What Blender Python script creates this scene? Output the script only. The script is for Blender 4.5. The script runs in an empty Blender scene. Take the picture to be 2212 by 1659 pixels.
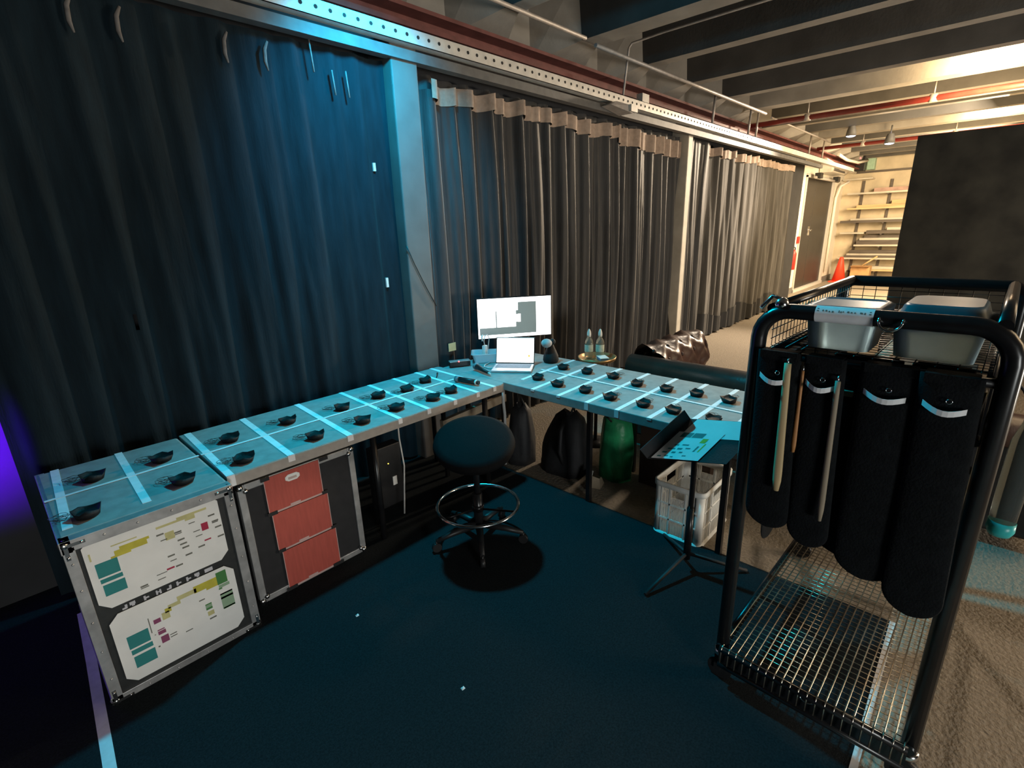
import bpy, bmesh, math, random
from mathutils import Vector, Matrix
random.seed(7)
S = bpy.context.scene
COL = S.collection
PI = math.pi

# ------------------------------------------------------------------ camera
# right / up / back are the camera's axes in the room
cam_d = bpy.data.cameras.new('camera'); cam = bpy.data.objects.new('camera', cam_d); COL.objects.link(cam)
cam_d.sensor_width = 36; cam_d.lens = 36 * 1080 / 2212; cam_d.clip_start = 0.02
right = Vector((0.681698, -0.731035, -0.029587)); up = Vector((0.233786, 0.179332, 0.955607)); back = Vector((-0.693276, -0.658352, 0.293156))
cam.matrix_world = Matrix(((right.x, up.x, back.x, 0), (right.y, up.y, back.y, 0), (right.z, up.z, back.z, 1.70), (0, 0, 0, 1)))
S.camera = cam
vs = S.view_settings; vs.view_transform = 'Standard'; vs.look = 'None'; vs.exposure = 0.0; vs.gamma = 1.0; vs.use_curve_mapping = False

# ------------------------------------------------------------------ world and lights
w = bpy.data.worlds.new('world'); S.world = w; w.use_nodes = True
w.node_tree.nodes['Background'].inputs[0].default_value = (0.0, 0.45, 0.8, 1); w.node_tree.nodes['Background'].inputs[1].default_value = 0.008

def light(name, kind, loc, target, energy, color, size=0.3, size_y=None, spot=60, blend=0.5, soft=0.05):
    d = bpy.data.lights.new(name, kind); o = bpy.data.objects.new(name, d); COL.objects.link(o)
    o.location = loc; o.rotation_euler = (Vector(target) - Vector(loc)).to_track_quat('-Z', 'Y').to_euler()
    d.energy = energy; d.color = color
    if kind == 'AREA':
        d.size = size
        if size_y: d.shape = 'RECTANGLE'; d.size_y = size_y
    else:
        d.shadow_soft_size = soft
    if kind == 'SPOT': d.spot_size = math.radians(spot); d.spot_blend = blend
    return o
CYAN = (0.0, 0.70, 1.0)
light('cyan_stage_lamp', 'SPOT', (1.95, 2.62, 3.12), (1.45, 1.05, 0.3), 410, CYAN, spot=108, blend=0.9, soft=0.06)
light('added_cyan_curtain_glow', 'SPOT', (1.80, 2.25, 2.99), (1.95, 3.1, 2.28), 340, (0.0, 0.48, 0.82), spot=96, blend=1.0, soft=0.08)  # added lamp with no fixture of its own, glow on the curtain
light('added_cyan_ceiling_glow', 'SPOT', (1.95, 2.50, 3.10), (2.5, 2.1, 3.78), 60, (0.0, 0.50, 0.80), spot=150, blend=1.0, soft=0.08)  # added lamp aimed up to tint ceiling and ribs cyan
light('blue_lamp', 'SPOT', (-1.45, 2.1, 1.6), (-0.45, 3.25, 0.98), 6500, (0.12, 0.0, 1.0), spot=29, blend=1.0, soft=0.05)
light('house_light_behind_camera', 'SPOT', (-0.9, -4.2, 1.0), (0.95, 2.2, 0.45), 520, (0.97, 1.0, 0.97), spot=72, blend=1.0, soft=0.6)
light('warm_lamp_by_curtains', 'SPOT', (11.2, 1.35, 3.15), (6.6, 3.05, 1.2), 1900, (1.0, 0.80, 0.58), spot=62, blend=0.7, soft=0.15)
light('added_warm_curtain_fill', 'AREA', (10.8, 0.2, 3.2), (10.4, 3.1, 1.0), 170, (1.0, 0.78, 0.52), 0.5, 1.0)  # added fill to brighten the far end of the right curtain
light('warm_lamp_middle', 'SPOT', (6.0, 1.9, 3.22), (3.0, 0.1, 0.3), 330, (1.0, 0.82, 0.62), spot=66, blend=1.0, soft=0.2)
light('warm_lamp_right', 'AREA', (4.8, -3.2, 3.1), (4.0, -0.2, 0.0), 125, (1.0, 0.72, 0.42), 2.6)
light('added_ceiling_uplight', 'AREA', (5.0, -4.2, 0.5), (5.8, -0.5, 3.6), 220, (1.0, 0.90, 0.76), 1.0)  # added unseen uplight to brighten the rib bottoms
light('warm_lamp_far', 'AREA', (13.8, 0.4, 3.2), (15.2, 2.0, 0.8), 640, (1.0, 0.76, 0.46), 0.6, 3.0)
light('warm_batten_near', 'AREA', (8.10, 0.4, 3.34), (8.8, 0.4, 3.50), 420, (1.0, 0.70, 0.36), 0.1, 5.0)
light('warm_batten_far', 'AREA', (12.05, 0.4, 3.34), (12.8, 0.4, 3.50), 380, (1.0, 0.70, 0.36), 0.1, 5.0)

# ------------------------------------------------------------------ materials
def mat(name, color, rough=0.6, metal=0.0, noise=0.0, scale=20.0, bump=0.0, bscale=None, emit=None, estr=0.0, trans=0.0, alpha=1.0, sheen=0.0, coat=0.0, ior=1.45, stretch=None, col2=None, spec=None):
    m = bpy.data.materials.new(name); m.use_nodes = True; nt = m.node_tree; b = nt.nodes['Principled BSDF']
    c = (*color, 1)
    b.inputs['Base Color'].default_value = c; b.inputs['Roughness'].default_value = rough; b.inputs['Metallic'].default_value = metal
    b.inputs['IOR'].default_value = ior
    if spec is not None: b.inputs['Specular IOR Level'].default_value = spec
    if trans: b.inputs['Transmission Weight'].default_value = trans
    if alpha < 1: b.inputs['Alpha'].default_value = alpha
    if sheen: b.inputs['Sheen Weight'].default_value = sheen; b.inputs['Sheen Roughness'].default_value = 0.4
    if coat: b.inputs['Coat Weight'].default_value = coat
    if emit: b.inputs['Emission Color'].default_value = (*emit, 1); b.inputs['Emission Strength'].default_value = estr
    if noise or bump or col2:
        tc = nt.nodes.new('ShaderNodeTexCoord'); mp = nt.nodes.new('ShaderNodeMapping'); nt.links.new(tc.outputs['Object'], mp.inputs[0])
        if stretch: mp.inputs['Scale'].default_value = stretch
        n = nt.nodes.new('ShaderNodeTexNoise'); n.inputs['Scale'].default_value = scale; n.inputs['Detail'].default_value = 5
        nt.links.new(mp.outputs[0], n.inputs['Vector'])
        if noise or col2:
            r = nt.nodes.new('ShaderNodeValToRGB'); r.color_ramp.elements[0].position = 0.32; r.color_ramp.elements[1].position = 0.72
            k = noise
            lo = col2 if col2 else [x * (1 - k) for x in color]; hi = color if col2 else [min(1, x * (1 + k)) for x in color]
            r.color_ramp.elements[0].color = (*lo, 1); r.color_ramp.elements[1].color = (*hi, 1)
            nt.links.new(n.outputs['Fac'], r.inputs[0]); nt.links.new(r.outputs[0], b.inputs['Base Color'])
        if bump:
            n2 = n
            if bscale:
                n2 = nt.nodes.new('ShaderNodeTexNoise'); n2.inputs['Scale'].default_value = bscale; n2.inputs['Detail'].default_value = 4; nt.links.new(mp.outputs[0], n2.inputs['Vector'])
            bp = nt.nodes.new('ShaderNodeBump'); bp.inputs['Strength'].default_value = bump; bp.inputs['Distance'].default_value = 0.01
            nt.links.new(n2.outputs['Fac'], bp.inputs['Height']); nt.links.new(bp.outputs[0], b.inputs['Normal'])
    return m
m_concrete = mat('concrete_floor', (0.28, 0.24, 0.19), 0.85, noise=0.16, scale=55, bump=0.8, bscale=60)
m_carpet = mat('black_carpet', (0.016, 0.019, 0.021), 1.0, noise=0.3, scale=140, bump=0.4, bscale=300, spec=0.06)
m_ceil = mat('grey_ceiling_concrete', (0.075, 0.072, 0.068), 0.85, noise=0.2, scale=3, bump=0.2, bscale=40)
m_ribside = mat('dark_rib_side', (0.075, 0.072, 0.068), 0.85, noise=0.2, scale=3, bump=0.2, bscale=40)  # same tone as the slab, darker than the rib bottoms
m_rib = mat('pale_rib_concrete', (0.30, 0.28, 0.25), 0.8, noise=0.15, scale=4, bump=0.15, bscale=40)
m_wall = mat('painted_wall', (0.30, 0.28, 0.25), 0.8, noise=0.1, scale=5)
m_white_wall = mat('white_wall', (0.72, 0.68, 0.60), 0.7, noise=0.06, scale=4, bump=0.1, bscale=30)
m_block = mat('cream_block_wall', (0.52, 0.45, 0.34), 0.8, noise=0.15, scale=3, bump=0.2, bscale=30)
m_wallback = mat('grey_black_wall', (0.028, 0.028, 0.03), 0.9, noise=0.15, scale=5)
m_dark = mat('dark_wall', (0.03, 0.03, 0.032), 0.9, noise=0.2, scale=5)
m_curtain = mat('black_velour', (0.022, 0.0225, 0.024), 0.62, noise=0.25, scale=25, bump=0.15, bscale=120, sheen=0.25, spec=0.5, stretch=(1, 1, 0.15))
m_curtain_left = mat('black_velour_cyan_tint', (0.007, 0.015, 0.021), 0.9, noise=0.25, scale=25, bump=0.2, bscale=120, sheen=0.06, spec=0.2, stretch=(1, 1, 0.15))  # black fabric, blue tint paints the cyan light into the colour
m_curtain_lit = mat('black_velour_lit', (0.070, 0.066, 0.060), 0.9, noise=0.3, scale=20, bump=0.2, bscale=120, sheen=0.3, stretch=(1, 1, 0.12))  # same black fabric, lightened to paint in the strong warm light
m_head = mat('heading_tape', (0.34, 0.26, 0.205), 0.8, noise=0.15, scale=30)
m_tie = mat('grey_tie', (0.13, 0.12, 0.115), 0.8, noise=0.2, scale=40)
m_pillar = mat('grey_pillar_paint', (0.105, 0.10, 0.095), 0.7, noise=0.12, scale=6, bump=0.1)
m_post = mat('cream_pillar_paint', (0.62, 0.58, 0.50), 0.7, noise=0.12, scale=6)
m_redoxide = mat('red_oxide_paint', (0.15, 0.05, 0.045), 0.65, noise=0.25, scale=8, bump=0.2)
m_redpipe = mat('red_pipe_paint', (0.30, 0.045, 0.035), 0.35, noise=0.15, scale=10)
m_channel = mat('galvanised_channel', (0.60, 0.58, 0.54), 0.5, metal=0.2, noise=0.12, scale=14)
m_track = mat('dark_track', (0.10, 0.10, 0.10), 0.6, noise=0.2, scale=10)
m_hole = mat('dark_slot', (0.02, 0.02, 0.02), 0.9, noise=0.1)
m_pipe = mat('galvanised_pipe', (0.42, 0.39, 0.37), 0.5, metal=0.3, noise=0.15, scale=20)
m_desk = mat('grey_laminate', (0.27, 0.27, 0.26), 0.75, spec=0.15, noise=0.12, scale=18, bump=0.05, bscale=60)
m_deskedge = mat('desk_edge_board', (0.34, 0.31, 0.28), 0.6, noise=0.1, scale=25)
m_tape = mat('white_gaffer_tape', (0.74, 0.74, 0.75), 0.75, noise=0.07, scale=30)
m_alu = mat('aluminium_edge', (0.42, 0.42, 0.42), 0.42, metal=0.6, noise=0.2, scale=18, bump=0.05)
m_corner = mat('ball_corner_steel', (0.72, 0.72, 0.72), 0.22, metal=1.0, noise=0.1, scale=30)
m_casepanel = mat('black_case_laminate', (0.022, 0.024, 0.024), 0.5, noise=0.2, scale=30, bump=0.1)
m_paper = mat('white_paper', (0.74, 0.74, 0.72), 0.7, noise=0.04, scale=12)
m_teal = mat('teal_print', (0.02, 0.20, 0.20), 0.7, noise=0.05, scale=20)
m_yel = mat('yellow_highlighter', (0.48, 0.43, 0.05), 0.7, noise=0.12, scale=30)
m_pale_yel = mat('pale_highlighter', (0.50, 0.47, 0.22), 0.7, noise=0.12, scale=30)
m_ink = mat('grey_ink', (0.14, 0.14, 0.12), 0.7, noise=0.2, scale=60)
m_redink = mat('red_print', (0.36, 0.02, 0.06), 0.7, noise=0.05)
m_pink = mat('plum_print', (0.22, 0.05, 0.12), 0.7, noise=0.05)
m_grn = mat('green_print', (0.05, 0.19, 0.05), 0.7, noise=0.05)
m_palegrn = mat('pale_green_print', (0.24, 0.36, 0.24), 0.7, noise=0.05)
m_letter = mat('white_stencil', (0.50, 0.50, 0.54), 0.7, noise=0.1, scale=60)
m_redcard = mat('red_card', (0.40, 0.075, 0.055), 0.55, noise=0.10, scale=14, stretch=(6, 1, 0.6))
m_clearplast = mat('clear_pocket_edge', (0.52, 0.36, 0.34), 0.3, noise=0.1, scale=20)
m_blacktape = mat('black_tape', (0.012, 0.012, 0.013), 0.7, noise=0.2)
m_foam = mat('black_foam_board', (0.016, 0.016, 0.018), 0.8, noise=0.2, scale=20)
m_black = mat('black_plastic', (0.014, 0.014, 0.015), 0.45, noise=0.2, scale=40)
m_blackmetal = mat('black_painted_steel', (0.010, 0.010, 0.011), 0.28, noise=0.2, scale=25)
m_leather_p = mat('black_leatherette', (0.008, 0.007, 0.0075), 0.65, spec=0.3, noise=0.25, scale=60, bump=0.2, bscale=120)
m_wire = mat('dark_thin_wire', (0.05, 0.045, 0.04), 0.5, noise=0.2, scale=50)
m_chrome = mat('chrome', (0.85, 0.85, 0.86), 0.16, metal=1.0, noise=0.03)
m_seat = mat('black_seat_vinyl', (0.0035, 0.0035, 0.004), 0.8, spec=0.12, noise=0.15, scale=40, bump=0.1, bscale=150)
m_vinyl = mat('charcoal_vinyl', (0.022, 0.022, 0.024), 0.6, noise=0.15, scale=40, bump=0.1, bscale=150)
m_sofa = mat('oxblood_leather', (0.060, 0.032, 0.025), 0.34, noise=0.25, scale=9, bump=0.15, bscale=40, coat=0.05, spec=0.35)
m_button = mat('leather_button', (0.03, 0.014, 0.012), 0.4, noise=0.2)
m_bag = mat('black_nylon', (0.018, 0.018, 0.020), 0.7, noise=0.3, scale=12, bump=0.5, bscale=14)
m_greenbag = mat('green_plastic_bag', (0.03, 0.36, 0.14), 0.4, noise=0.35, scale=10, bump=0.6, bscale=16)
m_browncab = mat('dark_brown_board', (0.045, 0.028, 0.02), 0.6, noise=0.25, scale=8, stretch=(1, 1, 0.2))
m_wood = mat('pale_wood', (0.52, 0.38, 0.20), 0.6, noise=0.22, scale=10, stretch=(1, 1, 0.15))
m_greywood = mat('grey_wood', (0.30, 0.24, 0.17), 0.65, noise=0.25, scale=10, stretch=(1, 1, 0.2))
m_orangewood = mat('orange_wood', (0.45, 0.20, 0.07), 0.5, noise=0.2, scale=10)
m_crate = mat('white_crate_plastic', (0.74, 0.73, 0.68), 0.5, noise=0.15, scale=10)
m_alum_lap = mat('laptop_aluminium', (0.62, 0.60, 0.62), 0.35, metal=0.6, noise=0.05)
m_keys = mat('laptop_keys', (0.20, 0.17, 0.20), 0.6, noise=0.2, scale=80)
m_screen = mat('lit_screen_white', (0.8, 0.8, 0.8), 0.4, emit=(1.0, 0.99, 0.96), estr=3.2, noise=0.01)
m_screen_grey = mat('lit_screen_grey', (0.1, 0.12, 0.12), 0.4, emit=(0.16, 0.20, 0.19), estr=1.0, noise=0.02)
m_screen_pale = mat('lit_screen_pale', (0.6, 0.6, 0.6), 0.4, emit=(0.86, 0.87, 0.84), estr=1.0, noise=0.02)
m_screen_dot = mat('lit_screen_orange', (0.8, 0.4, 0.02), 0.4, emit=(0.9, 0.45, 0.02), estr=0.9, noise=0.02)
m_led = mat('red_led', (1, 0.1, 0.1), 0.4, emit=(1.0, 0.10, 0.10), estr=4.0, noise=0.01)
m_ledy = mat('yellow_led', (1, 0.8, 0.1), 0.4, emit=(1.0, 0.75, 0.10), estr=2.5, noise=0.01)
m_clear = mat('clear_plastic', (0.80, 0.86, 0.90), 0.15, noise=0.03, scale=10, trans=0.55, ior=1.2)
m_frost = mat('frosted_tub_plastic', (0.13, 0.20, 0.25), 0.35, noise=0.15, scale=9, trans=0.5, ior=1.2)
m_water = mat('clear_bottle_plastic', (0.75, 0.72, 0.62), 0.12, noise=0.05, scale=8, trans=0.85, ior=1.25)
m_label = mat('bottle_label', (0.50, 0.52, 0.42), 0.6, noise=0.2, scale=40)
m_cap = mat('white_cap', (0.70, 0.67, 0.62), 0.4, noise=0.05)
m_gold = mat('copper_tray', (0.70, 0.42, 0.20), 0.28, metal=0.7, noise=0.1, scale=14)
m_bluepack = mat('blue_pack', (0.05, 0.13, 0.24), 0.4, noise=0.2, scale=14)
m_sticky = mat('yellow_note', (0.50, 0.47, 0.26), 0.8, noise=0.05)
m_cable_w = mat('white_cable', (0.55, 0.54, 0.52), 0.5, noise=0.1)
m_cable_b = mat('black_cable', (0.02, 0.02, 0.02), 0.5, noise=0.1)
m_pale_disc = mat('pale_cloth', (0.50, 0.46, 0.46), 0.8, noise=0.15, scale=20)
m_micgrey = mat('grey_mesh', (0.16, 0.19, 0.21), 0.5, noise=0.3, scale=90)
m_sheath = mat('black_cordura', (0.006, 0.007, 0.008), 0.9, spec=0.15, noise=0.25, scale=40, bump=0.3, bscale=160)
m_doorgrey = mat('dark_grey_door_paint', (0.022, 0.021, 0.020), 0.42, noise=0.12, scale=3)
m_frame = mat('grey_white_frame', (0.50, 0.48, 0.46), 0.5, noise=0.05)
m_skirt = mat('grey_skirting', (0.16, 0.155, 0.15), 0.6, noise=0.1)
m_extred = mat('extinguisher_red', (0.55, 0.03, 0.02), 0.35, noise=0.05)
m_cone = mat('orange_red_cone', (0.85, 0.06, 0.025), 0.5, noise=0.08, scale=8)
m_card = mat('cardboard', (0.50, 0.30, 0.14), 0.8, noise=0.12, scale=10)
m_timber = mat('rack_timber', (0.55, 0.40, 0.22), 0.7, noise=0.25, scale=6, stretch=(4, 0.3, 4))
m_darklen = mat('dark_steel_length', (0.11, 0.095, 0.085), 0.45, metal=0.3, noise=0.25, scale=8, stretch=(4, 0.3, 4))
m_palelen = mat('pale_steel_length', (0.55, 0.52, 0.46), 0.4, metal=0.3, noise=0.2, scale=8, stretch=(4, 0.3, 4))
m_pinklen = mat('pink_grey_length', (0.42, 0.28, 0.24), 0.6, noise=0.2, scale=8)
m_flat = mat('black_stained_ply', (0.034, 0.034, 0.028), 0.8, col2=(0.009, 0.009, 0.008), noise=0.5, scale=3.2, bump=0.2, bscale=14)
m_lens = mat('lamp_lens', (0.8, 0.85, 1), 0.3, emit=(0.62, 0.70, 1.0), estr=9.0, noise=0.01)
m_greenbox = mat('pale_green_box', (0.30, 0.46, 0.36), 0.5, noise=0.1)
m_bottle = mat('dark_clear_plastic', (0.30, 0.34, 0.33), 0.15, noise=0.05, scale=8, trans=0.85, ior=1.15)
m_tealplast = mat('teal_plastic', (0.03, 0.45, 0.45), 0.35, noise=0.1, scale=20)
m_scrap = mat('paper_scrap', (0.7, 0.7, 0.7), 0.8, noise=0.05)

# ------------------------------------------------------------------ mesh builder
class MB:
    def __init__(s): s.bm = bmesh.new(); s.mi = 0
    def _f(s, vs, smooth=False):
        try:
            f = s.bm.faces.new(vs); f.material_index = s.mi; f.smooth = smooth; return f
        except ValueError: return None
    def box(s, lo, hi, rot=None, about=None):
        c = [Vector((x, y, z)) for x in (lo[0], hi[0]) for y in (lo[1], hi[1]) for z in (lo[2], hi[2])]
        if rot is not None:
            p = Vector(about) if about else (Vector(lo) + Vector(hi)) / 2
            c = [p + rot @ (v - p) for v in c]
        v = [s.bm.verts.new(p) for p in c]
        for q in ((0, 1, 3, 2), (4, 6, 7, 5), (0, 4, 5, 1), (2, 3, 7, 6), (0, 2, 6, 4), (1, 5, 7, 3)): s._f([v[i] for i in q])
        return s
    def hexa(s, pts):   # 4 bottom + 4 top, both counter-clockwise from above
        v = [s.bm.verts.new(p) for p in pts]
        for q in ((3, 2, 1, 0), (4, 5, 6, 7), (0, 1, 5, 4), (1, 2, 6, 5), (2, 3, 7, 6), (3, 0, 4, 7)): s._f([v[i] for i in q])
        return s
    def poly(s, pts): s._f([s.bm.verts.new(p) for p in pts]); return s
    def prism(s, pts, d, smooth=False):
        d = Vector(d); a = [s.bm.verts.new(p) for p in pts]; b = [s.bm.verts.new(Vector(p) + d) for p in pts]; n = len(pts)
        s._f(list(reversed(a))); s._f(b)
        for i in range(n): s._f([a[i], a[(i + 1) % n], b[(i + 1) % n], b[i]], smooth)
        return s
    def tube(s, pts, r, seg=8, closed=False, caps=True, r2=None):
        pts = [Vector(p) for p in pts]; n = len(pts); rings = []
        nrm = None
        for i, p in enumerate(pts):
            if closed: t = (pts[(i + 1) % n] - pts[i - 1])
            elif i == 0: t = pts[1] - pts[0]
            elif i == n - 1: t = pts[-1] - pts[-2]
            else: t = (pts[i + 1] - p).normalized() + (p - pts[i - 1]).normalized()
            if t.length < 1e-9: t = Vector((0, 0, 1))
            t.normalize()
            if nrm is None:
                nrm = t.orthogonal().normalized()
            else:
                nrm = nrm - t * nrm.dot(t)
                nrm = nrm.normalized() if nrm.length > 1e-6 else t.orthogonal().normalized()
            bn = t.cross(nrm)
            rr = r[i] if isinstance(r, (list, tuple)) else r
            rings.append([s.bm.verts.new(p + (nrm * math.cos(2 * PI * k / seg) + bn * math.sin(2 * PI * k / seg)) * rr) for k in range(seg)])
        m = n if closed else n - 1
        for i in range(m):
            a = rings[i]; b = rings[(i + 1) % n]; off = 0
            if closed and i == n - 1:
                off = min(range(seg), key=lambda o: (a[0].co - b[o].co).length)
            for k in range(seg): s._f([a[k], a[(k + 1) % seg], b[(k + 1 + off) % seg], b[(k + off) % seg]], True)
        if caps and not closed:
            s._f(list(reversed(rings[0]))); s._f(rings[-1])
        return s
    def lathe(s, prof, c=(0, 0, 0), seg=24, axis=None, capb=True, capt=True):
        c = Vector(c); ax = Vector(axis).normalized() if axis else Vector((0, 0, 1))
        q = Vector((0, 0, 1)).rotation_difference(ax); rings = []
        for r, z in prof:
            rings.append([s.bm.verts.new(c + q @ Vector((max(r, 1e-4) * math.cos(2 * PI * k / seg), max(r, 1e-4) * math.sin(2 * PI * k / seg), z))) for k in range(seg)])
        for a, b in zip(rings, rings[1:]):
            for k in range(seg): s._f([a[k], a[(k + 1) % seg], b[(k + 1) % seg], b[k]], True)
        if capb: s._f(list(reversed(rings[0])))
        if capt: s._f(rings[-1])
        return s
    def sphere(s, c, r, seg=14, rings=8, sc=(1, 1, 1)):
        c = Vector(c); R_ = []
        for i in range(rings + 1):
            a = PI * i / rings
            R_.append([s.bm.verts.new(c + Vector((sc[0] * r * max(math.sin(a), 1e-3) * math.cos(2 * PI * k / seg), sc[1] * r * max(math.sin(a), 1e-3) * math.sin(2 * PI * k / seg), -sc[2] * r * math.cos(a)))) for k in range(seg)])
        for a, b in zip(R_, R_[1:]):
            for k in range(seg): s._f([a[k], a[(k + 1) % seg], b[(k + 1) % seg], b[k]], True)
        s._f(list(reversed(R_[0]))); s._f(R_[-1]); return s
    def grid(s, fn, nu, nv, skip=None, wrap=False, smooth=True):
        v = [[s.bm.verts.new(fn(i, j)) for j in range(nv)] for i in range(nu)]
        for i in range(nu if wrap else nu - 1):
            for j in range(nv - 1):
                if skip and skip(i, j): continue
                s._f([v[i][j], v[(i + 1) % nu][j], v[(i + 1) % nu][j + 1], v[i][j + 1]], smooth)
        return s
    def strip(s, pts, wdir, wid, th=0.0012, nrm=(0, 0, 1)):   # thin tape strip along a polyline
        wd = Vector(wdir).normalized() * wid / 2; n = Vector(nrm).normalized() * th
        for a, b in zip(pts, pts[1:]):
            a = Vector(a); b = Vector(b)
            s.hexa([a - wd, b - wd, b + wd, a + wd, a - wd + n, b - wd + n, b + wd + n, a + wd + n])
        return s
    def build(s, name, mats, parent=None, loc=None, bevel=0.0, solid=0.0, sub=0, flip=True):
        me = bpy.data.meshes.new(name)
        if flip: bmesh.ops.recalc_face_normals(s.bm, faces=s.bm.faces)
        if loc is not None and parent is None:
            bmesh.ops.translate(s.bm, vec=-Vector(loc), verts=s.bm.verts)
        s.bm.to_mesh(me); s.bm.free()
        for m in (mats if isinstance(mats, (list, tuple)) else [mats]): me.materials.append(m)
        o = bpy.data.objects.new(name, me); COL.objects.link(o)
        if parent: o.parent = parent
        if loc is not None and parent is None: o.location = loc
        if bevel: md = o.modifiers.new('bevel', 'BEVEL'); md.width = bevel; md.segments = 2; md.limit_method = 'ANGLE'
        if solid: md = o.modifiers.new('solid', 'SOLIDIFY'); md.thickness = solid
        if sub: md = o.modifiers.new('sub', 'SUBSURF'); md.levels = sub; md.render_levels = sub
        return o

def tag(o, label=None, cat=None, group=None, kind=None):
    if label: o['label'] = label
    if cat: o['category'] = cat
    if group: o['group'] = group
    if kind: o['kind'] = kind
    return o
def struct(o): o['kind'] = 'structure'; return o
def thing(name, label, cat, loc=(0, 0, 0), rotz=0.0, group=None):
    o = bpy.data.objects.new(name, None); o.empty_display_size = 0.05; COL.objects.link(o)
    o.location = loc; o.rotation_euler = (0, 0, rotz); return tag(o, label, cat, group)
def copy_tree(o, parent=None):
    c = o.copy(); COL.objects.link(c)
    if parent: c.parent = parent
    for ch in [x for x in bpy.data.objects if x.parent == o and x != c]: copy_tree(ch, c)
    return c
def arc(c, r, a0, a1, n, ax1, ax2):
    c = Vector(c); ax1 = Vector(ax1); ax2 = Vector(ax2)
    return [c + ax1 * r * math.cos(a0 + (a1 - a0) * i / (n - 1)) + ax2 * r * math.sin(a0 + (a1 - a0) * i / (n - 1)) for i in range(n)]

# ------------------------------------------------------------------ the setting
ZC = 3.78          # slab underside
struct(MB().box((-7, -7, -0.10), (19, 4.2, 0.0)).build('floor', m_concrete))
struct(MB().box((-7, 0.03, 0.0), (2.42, 3.25, 0.006)).build('floor_carpet', m_carpet))
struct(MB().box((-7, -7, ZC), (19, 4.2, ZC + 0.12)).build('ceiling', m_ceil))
# wall behind the curtains, then the white wall with the doors
struct(MB().box((-7, 3.25, 0), (12.6, 3.45, 2.95)).build('wall_back', m_wallback))
struct(MB().box((-7, 3.42, 2.95), (12.6, 3.6, ZC)).build('wall_back_upper', m_wall))
def wall_with_gap():
    b = MB(); b.box((12.6, 3.55, 0), (14.02, 3.75, ZC)); b.box((16.72, 3.55, 0), (18.0, 3.75, ZC)); b.box((14.02, 3.55, 2.74), (16.72, 3.75, ZC)); b.box((14.02, 3.70, 0), (16.72, 3.75, 2.74)); return b
struct(wall_with_gap().build('wall_doors', m_white_wall))
struct(MB().box((17.95, -7, 0), (18.15, 3.6, ZC)).build('wall_far', m_block))
struct(MB().box((-7.1, -7, 0), (-7.0, 4.2, ZC)).build('wall_left', m_dark))
struct(MB().box((-7, -7.1, 0), (19, -7.0, ZC)).build('wall_front', m_dark))
k = 1
for x in [-1.9, -0.85, 0.2, 1.25, 2.28, 3.3, 4.34, 5.38, 6.42, 7.48, 8.55, 9.52, 10.48, 11.48, 12.5, 13.52, 14.55, 15.58, 16.6, 17.5]:
    wd = 0.075 if x not in (4.34, 8.55, 12.5) else 0.12
    zb = 3.30
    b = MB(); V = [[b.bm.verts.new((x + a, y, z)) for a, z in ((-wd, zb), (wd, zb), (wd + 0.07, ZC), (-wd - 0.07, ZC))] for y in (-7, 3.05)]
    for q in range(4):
        b.mi = 0 if (q == 0 or x in (8.55, 12.5)) else 1  # sides of the two batten-lit ribs coloured pale to look brighter lit
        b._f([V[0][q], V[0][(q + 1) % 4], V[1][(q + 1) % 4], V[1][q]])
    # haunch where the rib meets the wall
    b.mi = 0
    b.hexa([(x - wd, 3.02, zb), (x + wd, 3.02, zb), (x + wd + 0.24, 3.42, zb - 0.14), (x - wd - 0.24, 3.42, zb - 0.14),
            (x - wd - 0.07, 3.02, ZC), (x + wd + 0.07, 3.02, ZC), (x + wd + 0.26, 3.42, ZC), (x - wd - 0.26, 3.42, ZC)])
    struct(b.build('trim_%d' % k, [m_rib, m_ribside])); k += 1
# red girder along the wall head
b = MB(); b.box((-7, 3.12, 3.02), (17.6, 3.40, 3.05)); b.box((-7, 3.245, 3.05), (17.6, 3.275, 3.13)); b.box((-7, 3.12, 3.13), (17.6, 3.40, 3.155))
struct(b.build('trim_%d' % k, m_redoxide)); k += 1
struct(MB().box((12.6, 3.53, 0), (14.0, 3.55, 0.14)).build('baseboard_doors', m_skirt))
struct(MB().box((16.76, 3.53, 0), (17.95, 3.55, 0.16)).build('baseboard_corner', m_skirt))
# doors
fr = struct(MB().box((13.98, 3.52, 0), (14.06, 3.60, 2.74)).box((16.68, 3.52, 0), (16.80, 3.60, 2.74)).box((13.98, 3.52, 2.70), (16.80, 3.60, 2.78)).box((13.98, 3.50, 0), (16.80, 3.6, 0.07)).build('trim_%d' % k, m_frame)); k += 1
for i, (x0, x1) in enumerate(((14.07, 15.04), (15.06, 16.67))):
    d = struct(MB().box((x0, 3.57, 0.075), (x1, 3.62, 2.69)).build('door_%d' % (i + 1), m_doorgrey, bevel=0.004))
    if i == 0:
        hb = MB().box((x1 - 0.22, 3.555, 1.36), (x1 - 0.10, 3.57, 1.58)).tube([(x1 - 0.16, 3.56, 1.50), (x1 - 0.16, 3.50, 1.50), (x1 - 0.30, 3.50, 1.47)], 0.018)
        hb.build('door_handle', m_chrome, parent=d)

# pillars standing in front of the wall
struct(MB().box((2.13, 2.985, 0), (2.335, 3.25, 2.92)).build('trim_%d' % k, m_pillar, bevel=0.01)); k += 1
struct(MB().box((6.50, 3.02, 0), (6.62, 3.25, 2.92)).build('trim_%d' % k, m_post, bevel=0.008)); k += 1

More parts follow.
